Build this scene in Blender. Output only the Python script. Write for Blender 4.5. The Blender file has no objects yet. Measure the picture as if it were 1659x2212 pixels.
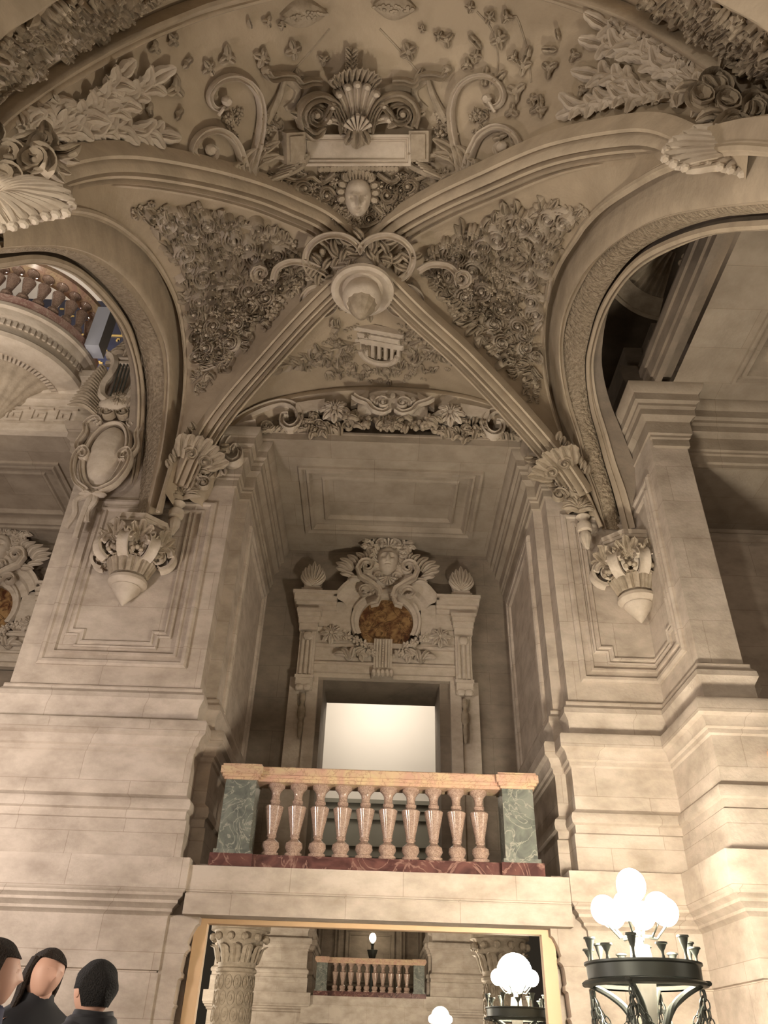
import bpy, bmesh, math, random
from mathutils import Vector, Matrix
from mathutils.bvhtree import BVHTree
sc = bpy.context.scene
col = sc.collection
PI = math.pi
H = 1.45                      # eye height above the floor; builders work relative to the eye

# ---------------------------------------------------------------- camera
PITCH, YAW, ROLL, FPX = 0.61687, -0.000666, 0.033834, 1672.8
_f = Vector((math.sin(YAW)*math.cos(PITCH), math.cos(YAW)*math.cos(PITCH), math.sin(PITCH)))
_r = Vector((math.cos(YAW), -math.sin(YAW), 0)); _u = _r.cross(_f)
RGT = _r*math.cos(ROLL) + _u*math.sin(ROLL)
UPV = -_r*math.sin(ROLL) + _u*math.cos(ROLL)
FWD = _f
cam = bpy.data.cameras.new('camera'); co = bpy.data.objects.new('camera', cam); col.objects.link(co)
m = Matrix((RGT, UPV, -FWD)).transposed().to_4x4(); m.translation = Vector((0, 0, H)); co.matrix_world = m
cam.sensor_fit = 'VERTICAL'; cam.sensor_height = 24; cam.lens = FPX/2212*24
cam.clip_start = 0.05; cam.clip_end = 200
sc.camera = co

# ---------------------------------------------------------------- light
w = bpy.data.worlds.new('world'); sc.world = w; w.use_nodes = True
w.node_tree.nodes['Background'].inputs[0].default_value = (1.0, 0.80, 0.58, 1)
w.node_tree.nodes['Background'].inputs[1].default_value = 0.02
sc.view_settings.view_transform = 'Standard'; sc.view_settings.look = 'None'
sc.view_settings.gamma = 1; sc.view_settings.use_curve_mapping = False
sc.view_settings.exposure = 0.66
def lamp(name, loc, power, colr=(1, .78, .52), rad=.25):
    l = bpy.data.lights.new(name, 'POINT'); l.energy = power; l.color = colr; l.shadow_soft_size = rad
    o = bpy.data.objects.new(name, l); col.objects.link(o); o.location = (loc[0], loc[1], loc[2]+H); return o
WARM = (1, .885, .74)
lamp('point_light', (2.15, 7.0, 1.12), 1000, (1, .9, .74), .26)           # candelabrum in front of the right pier
lamp('point_light', (2.15, -7.0, 1.12), 800, WARM, .26)          # its twin across the hall
lamp('point_light', (-5.2, 0.4, 1.3), 600, WARM, .3)             # added unseen light left of the camera, no fixture there
lamp('point_light', (-8.0, -7.8, 1.8), 900, WARM, .3)           # added unseen light, brightens the hall side reflected in the mirror
lamp('point_light', (5.2, -.6, 1.3), 90, WARM, .3)  # added unseen light right of the camera, weaker so that side stays dimmer
lamp('point_light', (-5.4, 6.6, 2.0), 330, (1, .88, .84), .3)    # neighbouring bay on the left
lamp('point_light', (-6.9, 7.4, 8.4), 40, (1, .88, .78), .3)
lamp('point_light', (-6.9, 11.2, 11.8), 120, (1, .86, .72), .3)
lamp('point_light', (4.6, 6.4, 9.0), 14, WARM, .2)                # added unseen light that lifts the shell niche
lamp('point_light', (7.0, 4.5, 1.5), 80, WARM, .3)              # neighbouring bay on the right
lamp('point_light', (0.1, 15.0, 6.5), 62, (1, .90, .78), .4)     # room behind the doorway
lamp('point_light', (.1, -14.0, 3.92), 16, WARM, .1)             # torchere on the balcony across

# ---------------------------------------------------------------- helpers
def ray(x, y): return FWD + RGT*((x-829.5)/FPX) - UPV*((y-1106)/FPX)
def at(x, y, Y=None, X=None, Z=None):
    d = ray(x, y)
    t = Y/d.y if Y is not None else (X/d.x if X is not None else Z/d.z)
    return d*t
def atp(x, y, p0, n):
    d = ray(x, y); return d*(p0.dot(n)/d.dot(n))

def catmull(pts, n=8):
    p = [Vector(q) for q in pts]; p = [2*p[0]-p[1]]+p+[2*p[-1]-p[-2]]; out = []
    for i in range(1, len(p)-2):
        for k in range(n):
            t = k/n; a, b, c, d = p[i-1:i+3]
            out.append(.5*((2*b)+(c-a)*t+(2*a-5*b+4*c-d)*t*t+(3*b-a-3*c+d)*t**3))
    out.append(p[-2]); return out
def resample(pts, n):
    L = [0]
    for a, b in zip(pts, pts[1:]): L.append(L[-1]+(b-a).length)
    out = []; j = 0
    for i in range(n):
        s = L[-1]*i/(n-1)
        while j < len(L)-2 and L[j+1] < s: j += 1
        t = (s-L[j])/max(1e-9, L[j+1]-L[j]); out.append(pts[j].lerp(pts[j+1], min(1, max(0, t))))
    return out

class Fr:                                  # a local frame: u right, v up, h off the surface
    def __init__(s, O, U, V, N): s.O, s.U, s.V, s.N = Vector(O), Vector(U).normalized(), Vector(V).normalized(), Vector(N).normalized()
    def p(s, u, v, h=0): return s.O+s.U*u+s.V*v+s.N*h
    def sub(s, u, v, h=0, rot=0):
        c, q = math.cos(rot), math.sin(rot)
        return Fr(s.p(u, v, h), s.U*c+s.V*q, s.V*c-s.U*q, s.N)
def front(x, z, Y): return Fr((x, Y, z), (1, 0, 0), (0, 0, 1), (0, -1, 0))   # frame on a wall that faces the hall

class MB:
    def __init__(s): s.v = []; s.f = []; s.flat = []
    def add(s, vs, fs):
        o = len(s.v); s.v += [Vector(q) for q in vs]; s.f += [tuple(i+o for i in f) for f in fs]
    def grid(s, rows, closed=False):       # rows of equal length
        n = len(rows[0]); vs = [q for r in rows for q in r]; fs = []
        for i in range(len(rows)-1):
            for j in range(n if closed else n-1):
                k = (j+1) % n; fs.append((i*n+j, i*n+k, (i+1)*n+k, (i+1)*n+j))
        s.add(vs, fs)
    def loft(s, rows, cap=True):           # closed sections with end caps
        n = len(rows[0]); s.grid(rows, True); o = len(s.v)-n*len(rows)
        if cap: s.f.append(tuple(o+i for i in range(n))[::-1]); e = len(s.v)-n; s.f.append(tuple(e+i for i in range(n)))
    def box(s, x0, x1, y0, y1, z0, z1):
        s.add([(x, y, z) for x in (x0, x1) for y in (y0, y1) for z in (z0, z1)],
              [(0, 1, 3, 2), (4, 6, 7, 5), (0, 4, 5, 1), (2, 3, 7, 6), (0, 2, 6, 4), (1, 5, 7, 3)])
    def fbox(s, F, u0, u1, v0, v1, h0, h1, bev=0):
        b = bev
        r = lambda h, q: [F.p(u0+q, v0+q, h), F.p(u1-q, v0+q, h), F.p(u1-q, v1-q, h), F.p(u0+q, v1-q, h)]
        s.loft([r(h0, 0), r(h1-b, 0), r(h1, b)] if b else [r(h0, 0), r(h1, 0)])
    def sweep(s, path, norms, sec, cap=True):   # sec(t) -> list of (u, h)
        n = len(path); rows = []
        for i, q in enumerate(path):
            T = (path[min(n-1, i+1)]-path[max(0, i-1)])
            if T.length < 1e-9: T = Vector((0, 0, 1))
            T.normalize(); N = norms[i]; U = T.cross(N)
            if U.length < 1e-6: U = T.orthogonal()
            U.normalize(); N = U.cross(T).normalized()
            rows.append([q+U*a+N*b for a, b in sec(i/(n-1))])
        s.loft(rows, cap)
    def tube(s, path, rad, n=8, lift=0):
        path = [Vector(q) for q in path]; N = Vector((.37, -.61, .71)).normalized()
        r = rad if callable(rad) else (lambda t: rad)
        s.sweep(path, [N]*len(path), lambda t: [(r(t)*math.cos(2*PI*k/n), r(t)*math.sin(2*PI*k/n)) for k in range(n)])
    def lathe(s, prof, O, A=(0, 0, 1), n=24, sc_=None, a0=0, a1=2*PI, U=None):
        A = Vector(A).normalized(); U = Vector(U) if U is not None else A.orthogonal().normalized(); V = A.cross(U); O = Vector(O); full = abs(a1-a0-2*PI) < 1e-6
        m = n if full else n+1
        rows = [[O+A*z+(U*math.cos(a0+(a1-a0)*k/n)+V*math.sin(a0+(a1-a0)*k/n))*(r*(sc_(k, n, z) if sc_ else 1)) for k in range(m)] for r, z in prof]
        s.grid(rows, full)
    def blob(s, O, r, F=None, n=8, m=6):
        if not hasattr(r, '__len__'): r = (r, r, r)
        O = Vector(O); U, V, N = (F.U, F.V, F.N) if F else (Vector((1, 0, 0)), Vector((0, 1, 0)), Vector((0, 0, 1)))
        rows = []
        for i in range(1, m):
            a = PI*i/m
            rows.append([O+N*(r[2]*math.cos(a))+(U*(r[0]*math.cos(2*PI*k/n))+V*(r[1]*math.sin(2*PI*k/n)))*math.sin(a) for k in range(n)])
        s.loft(rows)
    def build(s, name, mat, parent=None, origin=None, smooth=35):
        me = bpy.data.meshes.new(name); vs = s.v
        if parent is not None: O = WL[parent.name]
        elif origin is not None: O = Vector(origin)+Vector((0, 0, H))
        else:
            xs = [q.x for q in vs]; ys = [q.y for q in vs]; zs = [q.z for q in vs]
            O = Vector(((min(xs)+max(xs))/2, (min(ys)+max(ys))/2, min(zs)+H))
        up = Vector((0, 0, H))
        me.from_pydata([tuple(q+up-O) for q in vs], [], s.f); me.update()
        bm = bmesh.new(); bm.from_mesh(me); bmesh.ops.recalc_face_normals(bm, faces=bm.faces[:]); bm.to_mesh(me); bm.free()
        if smooth:
            me.polygons.foreach_set('use_smooth', [True]*len(me.polygons)); me.set_sharp_from_angle(angle=math.radians(smooth))
        me.materials.append(mat)
        o = bpy.data.objects.new(name, me); col.objects.link(o)
        if parent is not None: o.parent = parent; WL[o.name] = O
        else: o.location = O; WL[o.name] = O.copy()
        return o
WL = {}
def thing(name, label, cat, loc, group=None):
    o = bpy.data.objects.new(name, None); o.empty_display_size = .1; col.objects.link(o)
    L = Vector(loc)+Vector((0, 0, H)); o.location = L; WL[o.name] = L
    o['label'] = label; o['category'] = cat
    if group: o['group'] = group
    return o
def tag(o, label, cat, group=None):
    o['label'] = label; o['category'] = cat
    if group: o['group'] = group
    return o
def struct(o): o['kind'] = 'structure'; return o
def dup(o, parent=None):
    c = o.copy(); col.objects.link(c); c.parent = parent
    for ch in [k for k in o.children]: dup(ch, c)
    return c
def offset_poly(P, d, closed=True):        # inward (left of travel) offset with mitres
    n = len(P); out = []
    for i in range(n):
        a = P[i-1] if (closed or i) else None; b = P[i]; c = P[(i+1) % n] if (closed or i < n-1) else None
        def nr(p, q):
            e = Vector((q[0]-p[0], q[1]-p[1])); e.normalize(); return Vector((-e.y, e.x))
        if a is None: N = nr(b, c); out.append((b[0]+N.x*d, b[1]+N.y*d)); continue
        if c is None: N = nr(a, b); out.append((b[0]+N.x*d, b[1]+N.y*d)); continue
        n1, n2 = nr(a, b), nr(b, c); k = 1+n1.dot(n2); k = max(k, .2)
        out.append((b[0]+(n1.x+n2.x)*d/k, b[1]+(n1.y+n2.y)*d/k))
    return out
def plan_sweep(mb, plan, prof):            # plan: (X, Y) run with the solid on its left; prof: (offset out, z)
    rows = []
    for off, z in prof: rows.append([Vector((x, y, z)) for x, y in offset_poly(plan, -off, False)])
    mb.grid(rows)
def panel(mb, fmap, poly, prof):           # poly counter-clockwise in (u, v), prof: (inset, height)
    rows = [[fmap(u, v, h) for u, v in offset_poly(poly, ins, True)] for ins, h in prof]
    mb.grid(rows, True)

# ---------------------------------------------------------------- materials
def newmat(name):
    m = bpy.data.materials.new(name); m.use_nodes = True; nt = m.node_tree
    return m, nt, nt.nodes['Principled BSDF']
def nd(nt, t, **k):
    n = nt.nodes.new(t)
    for a, b in k.items(): setattr(n, a, b)
    return n
def ramp(nt, stops):
    r = nd(nt, 'ShaderNodeValToRGB'); e = r.color_ramp.elements
    while len(e) < len(stops): e.new(.5)
    for i, (p, c) in enumerate(stops): e[i].position = p; e[i].color = (*c, 1)
    return r
def stone(name, base, dark, orient=None, bw=1.3, bh=.62, rough=.75, bump=.25, nscale=2.2, fine=26, off=0., bd=.02):
    m, nt, b = newmat(name); L = nt.links
    g = nd(nt, 'ShaderNodeNewGeometry'); n1 = nd(nt, 'ShaderNodeTexNoise'); n1.inputs['Scale'].default_value = nscale; n1.inputs['Detail'].default_value = 7; n1.inputs['Roughness'].default_value = .62
    mp = nd(nt, 'ShaderNodeMapping'); mp.inputs['Scale'].default_value = (1, 1, 1.7)
    L.new(g.outputs['Position'], mp.inputs[0]); L.new(mp.outputs[0], n1.inputs['Vector'])
    r = ramp(nt, [(.3, dark), (.62, base)]); L.new(n1.outputs['Fac'], r.inputs[0]); out = r.outputs[0]
    n2 = nd(nt, 'ShaderNodeTexNoise'); n2.inputs['Scale'].default_value = fine; n2.inputs['Detail'].default_value = 5
    L.new(g.outputs['Position'], n2.inputs['Vector'])
    bp = nd(nt, 'ShaderNodeBump'); bp.inputs['Strength'].default_value = bump; bp.inputs['Distance'].default_value = bd
    hgt = n2.outputs['Fac']
    if orient:
        sp = nd(nt, 'ShaderNodeSeparateXYZ'); L.new(g.outputs['Position'], sp.inputs[0]); cb = nd(nt, 'ShaderNodeCombineXYZ')
        if orient == 'wall':
            ad = nd(nt, 'ShaderNodeMath', operation='ADD'); L.new(sp.outputs[0], ad.inputs[0]); L.new(sp.outputs[1], ad.inputs[1]); L.new(ad.outputs[0], cb.inputs[0]); L.new(sp.outputs[2], cb.inputs[1])
        else: L.new(sp.outputs[0], cb.inputs[0]); L.new(sp.outputs[1], cb.inputs[1])
        ma = nd(nt, 'ShaderNodeMapping'); ma.inputs['Location'].default_value = (off, off*.37, 0); L.new(cb.outputs[0], ma.inputs[0])
        br = nd(nt, 'ShaderNodeTexBrick'); br.inputs['Scale'].default_value = 1; br.inputs['Mortar Size'].default_value = .004; br.inputs['Mortar Smooth'].default_value = .3
        br.inputs['Brick Width'].default_value = bw; br.inputs['Row Height'].default_value = bh
        br.inputs['Color1'].default_value = (1, 1, 1, 1); br.inputs['Color2'].default_value = (.88, .86, .84, 1); br.inputs['Mortar'].default_value = (.55, .5, .45, 1)
        L.new(ma.outputs[0], br.inputs['Vector'])
        mx = nd(nt, 'ShaderNodeMix', data_type='RGBA', blend_type='MULTIPLY'); mx.inputs[0].default_value = .75
        L.new(out, mx.inputs[6]); L.new(br.outputs['Color'], mx.inputs[7]); out = mx.outputs[2]
    L.new(out, b.inputs['Base Color']); L.new(hgt, bp.inputs['Height']); L.new(bp.outputs[0], b.inputs['Normal'])
    b.inputs['Roughness'].default_value = rough; return m
def marble(name, c1, c2, vein, scale=6, rough=.18, vs=5):
    m, nt, b = newmat(name); L = nt.links; g = nd(nt, 'ShaderNodeNewGeometry')
    n = nd(nt, 'ShaderNodeTexNoise'); n.inputs['Scale'].default_value = scale; n.inputs['Detail'].default_value = 8; n.inputs['Distortion'].default_value = 1.6; L.new(g.outputs['Position'], n.inputs['Vector'])
    r = ramp(nt, [(.35, c1), (.62, c2)]); L.new(n.outputs['Fac'], r.inputs[0])
    n3 = nd(nt, 'ShaderNodeTexNoise'); n3.inputs['Scale'].default_value = vs; n3.inputs['Detail'].default_value = 6; n3.inputs['Distortion'].default_value = 2.5; L.new(g.outputs['Position'], n3.inputs['Vector'])
    v = ramp(nt, [(.47, (0, 0, 0)), (.5, (1, 1, 1)), (.53, (0, 0, 0))]); L.new(n3.outputs['Fac'], v.inputs[0])
    mx = nd(nt, 'ShaderNodeMix', data_type='RGBA'); L.new(v.outputs[0], mx.inputs[0]); L.new(r.outputs[0], mx.inputs[6]); mx.inputs[7].default_value = (*vein, 1)
    L.new(mx.outputs[2], b.inputs['Base Color']); b.inputs['Roughness'].default_value = rough; return m
def plain(name, c, rough=.5, metal=0, emit=0, ec=None):
    m, nt, b = newmat(name); b.inputs['Base Color'].default_value = (*c, 1); b.inputs['Roughness'].default_value = rough; b.inputs['Metallic'].default_value = metal
    if emit: b.inputs['Emission Color'].default_value = (*(ec or c), 1); b.inputs['Emission Strength'].default_value = emit
    return m
M_WALL = stone('limestone_blocks', (0.530, 0.455, 0.375), (0.345, 0.285, 0.225), 'wall', off=.3)
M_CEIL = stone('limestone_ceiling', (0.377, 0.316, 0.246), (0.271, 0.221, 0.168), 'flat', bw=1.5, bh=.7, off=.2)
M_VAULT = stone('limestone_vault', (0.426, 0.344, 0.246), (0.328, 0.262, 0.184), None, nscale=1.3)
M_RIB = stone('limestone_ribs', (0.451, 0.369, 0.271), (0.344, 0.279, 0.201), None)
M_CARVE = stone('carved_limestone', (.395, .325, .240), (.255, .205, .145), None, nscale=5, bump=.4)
M_CARVL = stone('pale_carved_limestone', (0.541, 0.467, 0.377), (0.426, 0.353, 0.271), None, nscale=5)
M_BAND = stone('vermiculated_band', (0.426, 0.344, 0.246), (0.213, 0.164, 0.107), None, nscale=16, bump=1.0, fine=17, bd=.09)
M_YEL = marble('yellow_marble', (.54, .41, .25), (.50, .31, .23), (.36, .22, .15), 2.5)
M_GRN = marble('green_grey_marble', (.10, .11, .095), (.19, .195, .165), (.30, .29, .24), 4, vs=3)
M_RED = marble('red_marble', (.065, .028, .026), (.14, .062, .052), (.26, .15, .12), 3, vs=2)
M_BAL = marble('speckled_brown_marble', (.27, .18, .135), (.44, .32, .25), (.16, .10, .08), 38, .12, 22)
M_ORB = marble('inlaid_breccia', (.10, .035, .015), (.33, .20, .085), (.05, .02, .01), 4.5, .3, 3)
M_BRZ = plain('patinated_bronze', (.10, .108, .095), .42, .45)
M_GLOW = plain('lit_glass_globe', (1, .9, .75), .3, 0, 24, (1, .86, .66))
M_MIR = plain('mirror_glass', (.86, .86, .84), .0, 1)
M_WOOD = plain('pale_oak_frame', (.62, .42, .24), .5)
M_WHT = plain('white_plaster', (.78, .74, .68), .8)
M_DADO = plain('grey_green_paint', (.30, .29, .24), .5)
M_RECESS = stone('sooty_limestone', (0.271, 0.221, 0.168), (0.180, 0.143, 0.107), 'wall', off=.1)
M_DARK = stone('shade_darkened_stone', (0.246, 0.197, 0.148), (0.164, 0.131, 0.098), None)  # shade put into the colour: darker faces, and less bounce from enclosing walls
M_FLOOR = marble('floor_stone', (.10, .08, .065), (.18, .15, .12), (.07, .06, .05), 2)
M_BLUE = plain('dark_blue_gilt_ceiling', (.02, .025, .06), .5)
M_GOLD = plain('gilt', (.75, .55, .2), .35, .6)
# ---------------------------------------------------------------- piers and recess (large structure)
BASE = [(.0, 4.12), (.0, 4.06), (.05, 4.03), (.05, 3.98), (.09, 3.93), (.10, 3.86), (.06, 3.79), (.045, 3.76), (.045, 3.56),
        (.20, 3.54), (.22, 3.50), (.22, 3.36), (.17, 3.33), (.14, 3.26), (.14, 3.22), (.11, 3.20), (.11, 3.15), (.085, 3.13), (.085, 2.62),
        (.10, 2.60), (.15, 2.56), (.17, 2.50), (.16, 2.44), (.125, 2.42), (.125, 2.33), (.15, 2.31), (.15, 1.90), (.16, 1.88)]
BLOCK = [(.16, 1.88), (.30, 1.87), (.30, 1.54), (.29, 1.52), (.27, 1.50), (.27, 1.47), (.24, 1.45), (.22, 1.43), (.22, 1.40), (.19, 1.38), (.16, 1.35), (.16, 1.32), (.13, 1.30), (.11, 1.28)]
LOW = [(.11, 1.28), (.11, .75), (.085, .74), (.085, .73), (.11, .72), (.11, .17), (.085, .16), (.085, .15), (.11, .14), (.11, -.55), (.14, -.6), (.14, -1.45)]
CORN = [(-.01, 7.45), (.0, 7.46), (.035, 7.48), (.035, 7.60), (.06, 7.62), (.06, 7.66), (.09, 7.68), (.09, 7.9), (.13, 7.95), (.17, 7.97), (.17, 8.08), (.20, 8.12), (.20, 8.17), (.25, 8.2), (.25, 8.33), (.30, 8.38), (.33, 8.46), (.33, 8.5)]
def wall_from_plan(name, plan, top=8.5, cornice=True):
    up = [(0, top)]
    mb = MB(); plan_sweep(mb, plan, up+BASE+BLOCK[1:]+LOW[1:])
    return struct(mb.build(name, M_WALL, smooth=30))
LP = [(-5.0, 13.45), (-5.0, 10.0), (-2.42, 10.0), (-2.42, 10.35), (-2.25, 10.35), (-2.25, 13.45)]
RP = [(2.44, 13.45), (2.44, 10.35), (2.58, 10.35), (2.58, 10.0), (3.88, 10.0), (3.88, 8.66), (4.42, 8.66), (4.42, 9.0), (4.6, 9.0), (4.6, 10.6), (8.6, 10.6)]
def clip_profile(): return BASE+BLOCK[1:]+LOW[1:]
def pier(name, plan, lo, hi, top):
    mb = MB(); plan_sweep(mb, plan, [(0, top)]+clip_profile())
    return struct(mb.build(name, M_WALL, smooth=30))

pier('wall_left', LP, 0, 0, 10.6)
pier('wall_right', RP, 0, 0, 8.5)
# neighbouring bay on the left: jamb of its far pier
pier('wall_left', [(-12.2, 10.0), (-10.4, 10.0), (-10.4, 13.45)], 0, 0, 10.6)

# back wall with its doorway, recess floor and ceiling
def quadwall(mb, x0, x1, z0, z1, Y): mb.add([(x0, Y, z0), (x1, Y, z0), (x1, Y, z1), (x0, Y, z1)], [(0, 1, 2, 3)])
mb = MB()
DX0, DX1, DZ = -1.02, 1.12, 5.70
for dx in (0, -7.7):
    quadwall(mb, -2.25+dx if dx == 0 else -10.4, DX0+dx, 1.8, 8.5, 13.45); quadwall(mb, DX1+dx, 2.44 if dx == 0 else -5.0, 1.8, 8.5, 13.45); quadwall(mb, DX0+dx, DX1+dx, DZ, 8.5, 13.45)
mb.box(DX0-7.7, DX1-7.7, 13.5, 13.6, 1.8, DZ)
# splayed doorway reveal narrowing to the lit opening
a = [(DX0, 13.45, 1.8), (DX0, 13.45, DZ), (DX1, 13.45, DZ), (DX1, 13.45, 1.8)]
b = [(-.98, 14.25, 1.8), (-.98, 14.25, DZ-.12), (1.09, 14.25, DZ-.12), (1.09, 14.25, 1.8)]
mb.grid([[Vector(q) for q in a], [Vector(q) for q in b]])
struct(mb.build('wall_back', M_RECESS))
# room behind
mb = MB(); quadwall(mb, -5, 5, 1.8, 7.2, 16.6)
mb.add([(-5, 14.25, 7.2), (5, 14.25, 7.2), (5, 16.6, 7.2), (-5, 16.6, 7.2)], [(0, 1, 2, 3)]); mb.box(-5, 5, 14.25, 14.3, 5.6, 7.2)
mb.add([(-5, 14.26, 1.8), (-5, 16.6, 1.8), (-5, 16.6, 7.2), (-5, 14.26, 7.2)], [(0, 1, 2, 3)]); mb.add([(5, 14.26, 1.8), (5, 16.6, 1.8), (5, 16.6, 7.2), (5, 14.26, 7.2)], [(0, 1, 2, 3)])
struct(mb.build('wall_back', M_WHT))
mb = MB()
for z0, z1, o in ((1.8, 3.3, .02), (3.3, 3.38, .08), (3.38, 3.5, .05), (3.5, 3.56, .1), (3.56, 4.02, .02), (4.02, 4.1, .07), (4.1, 4.2, .04), (4.2, 4.32, .08), (4.32, 4.4, .14)):
    mb.box(-5, 5, 16.6-o, 16.62, z0, z1)
struct(mb.build('baseboard_back', M_DADO))
# floors
mb = MB(); mb.box(-2.6, 2.8, 10.1, 16.7, 1.66, 1.8); mb.box(-10.5, -4.8, 10.1, 13.6, 1.66, 1.8); mb.box(4.5, 8.6, 8.8, 10.7, 1.66, 1.8)
struct(mb.build('floor', M_FLOOR))
mb = MB(); mb.add([(-13, -15.2, -1.45), (13, -15.2, -1.45), (13, 11, -1.45), (-13, 11, -1.45)], [(0, 1, 2, 3)])
struct(mb.build('floor', M_FLOOR))
# coffered recess ceilings
def coffer(mb, x0, x1, y0, y1, z, inner):
    fm = lambda u, v, h: Vector((u, v, z-h))
    X0, X1, Y0, Y1 = inner
    P = [(X0, Y0), (X1, Y0), (X1, Y1), (X0, Y1)]
    for q in ([(x0, y0), (x1, y0), (X1, Y0), (X0, Y0)], [(x1, y0), (x1, y1), (X1, Y1), (X1, Y0)], [(x1, y1), (x0, y1), (X0, Y1), (X1, Y1)], [(x0, y1), (x0, y0), (X0, Y0), (X0, Y1)]):
        mb.add([fm(u, v, 0) for u, v in q], [(0, 1, 2, 3)])
    panel(mb, fm, P, [(0, 0), (.0, .05), (.05, .05), (.08, .0), (.11, -.01), (.13, .035), (.17, .035), (.2, -.03), (.24, -.06), (.38, -.07), (.40, -.03), (.44, -.03), (.47, -.07), (.5, -.09)])
    Q = offset_poly(P, .5); mb.add([fm(u, v, -.09) for u, v in Q], [(0, 1, 2, 3)])
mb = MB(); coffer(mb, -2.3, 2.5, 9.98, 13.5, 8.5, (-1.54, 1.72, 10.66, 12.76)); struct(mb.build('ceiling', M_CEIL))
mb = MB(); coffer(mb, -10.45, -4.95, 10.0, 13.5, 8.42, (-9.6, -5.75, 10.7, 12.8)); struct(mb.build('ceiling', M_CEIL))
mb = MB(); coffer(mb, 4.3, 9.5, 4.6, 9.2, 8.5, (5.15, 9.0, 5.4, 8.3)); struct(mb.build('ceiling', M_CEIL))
# stepped cornices that run round the heads of the piers
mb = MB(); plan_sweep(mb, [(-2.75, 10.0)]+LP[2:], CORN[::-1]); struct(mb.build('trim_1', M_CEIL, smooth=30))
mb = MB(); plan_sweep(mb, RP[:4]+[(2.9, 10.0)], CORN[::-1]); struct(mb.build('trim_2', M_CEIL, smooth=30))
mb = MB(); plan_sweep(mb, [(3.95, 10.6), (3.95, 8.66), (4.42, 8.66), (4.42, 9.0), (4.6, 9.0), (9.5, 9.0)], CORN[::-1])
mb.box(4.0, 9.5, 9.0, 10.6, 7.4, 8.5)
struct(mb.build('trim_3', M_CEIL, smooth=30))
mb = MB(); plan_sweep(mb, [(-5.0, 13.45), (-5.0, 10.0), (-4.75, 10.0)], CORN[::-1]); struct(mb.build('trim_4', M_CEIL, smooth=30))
# greek key beam of the neighbouring bay
mb = MB(); plan_sweep(mb, [(-10.4, 10.0), (-4.95, 10.0)], [(0, 9.75), (.30, 9.7), (.30, 9.56), (.22, 9.5), (.18, 9.3), (.14, 9.28), (.14, 9.14), (.09, 9.1), (.06, 9.0), (.06, 8.62), (.11, 8.6), (.11, 8.44), (0, 8.42)][::1])
F = front(0, 0, 9.94)
for k in range(13):
    u = -5.3-k*.42
    for (a, b, c, d) in ((0, .36, .30, .335), (0, .035, .08, .295), (0, .26, .04, .075), (.225, .26, .08, .20), (.09, .26, .205, .24), (.09, .125, .13, .20)):
        mb.fbox(F, u-.36+a, u-.36+b, 8.65+c, 8.65+d, -.02, .03+.002*a*10+.003*c*10)
struct(mb.build('trim_5', M_CARVL, smooth=30))
# balcony beam over the mirror
mb = MB()
mb.add([(-2.05, 9.76, 1.80), (2.2, 9.76, 1.80), (2.2, 10.6, 1.80), (-2.05, 10.6, 1.80)], [(0, 1, 2, 3)])
plan_sweep(mb, [(-2.12, 9.84), (2.28, 9.84)], [(-.6, 1.8), (.10, 1.80), (.10, 1.52), (.085, 1.515), (.085, 1.505), (.10, 1.50), (.10, 1.29), (-.4, 1.29)])
mb.box(-2.5, -2.06, 9.96, 10.3, .9, 1.7); mb.box(2.2, 2.7, 9.96, 10.3, .9, 1.7)
struct(mb.build('trim_6', M_WALL))

# wall panels of the piers
def pl_front(u, v, h): return Vector((u, 10.0-h, v))
BOL = [(0, 0), (.0, .035), (.03, .06), (.07, .06), (.09, .03), (.12, .02), (.16, .02), (.17, .045), (.2, .045), (.22, .0)]
FIL = [(0, 0), (0, .03), (.025, .04), (.045, .015), (.07, .015), (.08, .035), (.10, .035), (.12, 0)]
mb = MB()
panel(mb, pl_front, [(-4.72, 4.33), (-2.66, 4.33), (-2.66, 7.15), (-4.72, 7.15)], BOL)
N = .17
panel(mb, pl_front, [(-4.45+N, 4.60), (-2.95-N, 4.60), (-2.95-N, 4.60+N), (-2.95, 4.60+N), (-2.95, 7.1), (-4.45, 7.1), (-4.45, 4.60+N), (-4.45+N, 4.60+N)], FIL)
struct(mb.build('trim_7', M_WALL, smooth=30))
CX, CY = 3.88, 10.0
def fold(u, v, h):
    if abs(u-CX) < 1e-4: return Vector((CX-h, CY-h, v))
    return Vector((u, CY-h, v)) if u < CX else Vector((CX-h, CY-(u-CX), v))
def fold_panel(mb, poly, prof):
    rows = []
    for ins, h in prof:
        Q = offset_poly(poly, ins); R = []
        for i, q in enumerate(Q):
            R.append(q); e = Q[(i+1) % len(Q)]
            if (q[0]-CX)*(e[0]-CX) < 0: t = (CX-q[0])/(e[0]-q[0]); R.append((CX, q[1]+t*(e[1]-q[1])))
        rows.append([fold(u, v, h) for u, v in R])
    mb.grid(rows, True)
mb = MB()
fold_panel(mb, [(2.78, 4.33), (4.98, 4.33), (4.98, 7.15), (2.78, 7.15)], BOL)
fold_panel(mb, [(3.02+N, 4.60), (4.75-N, 4.60), (4.75-N, 4.60+N), (4.75, 4.60+N), (4.75, 7.1), (3.02, 7.1), (3.02, 4.60+N), (3.02+N, 4.60+N)], FIL)
struct(mb.build('trim_8', M_WALL, smooth=30))
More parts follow.
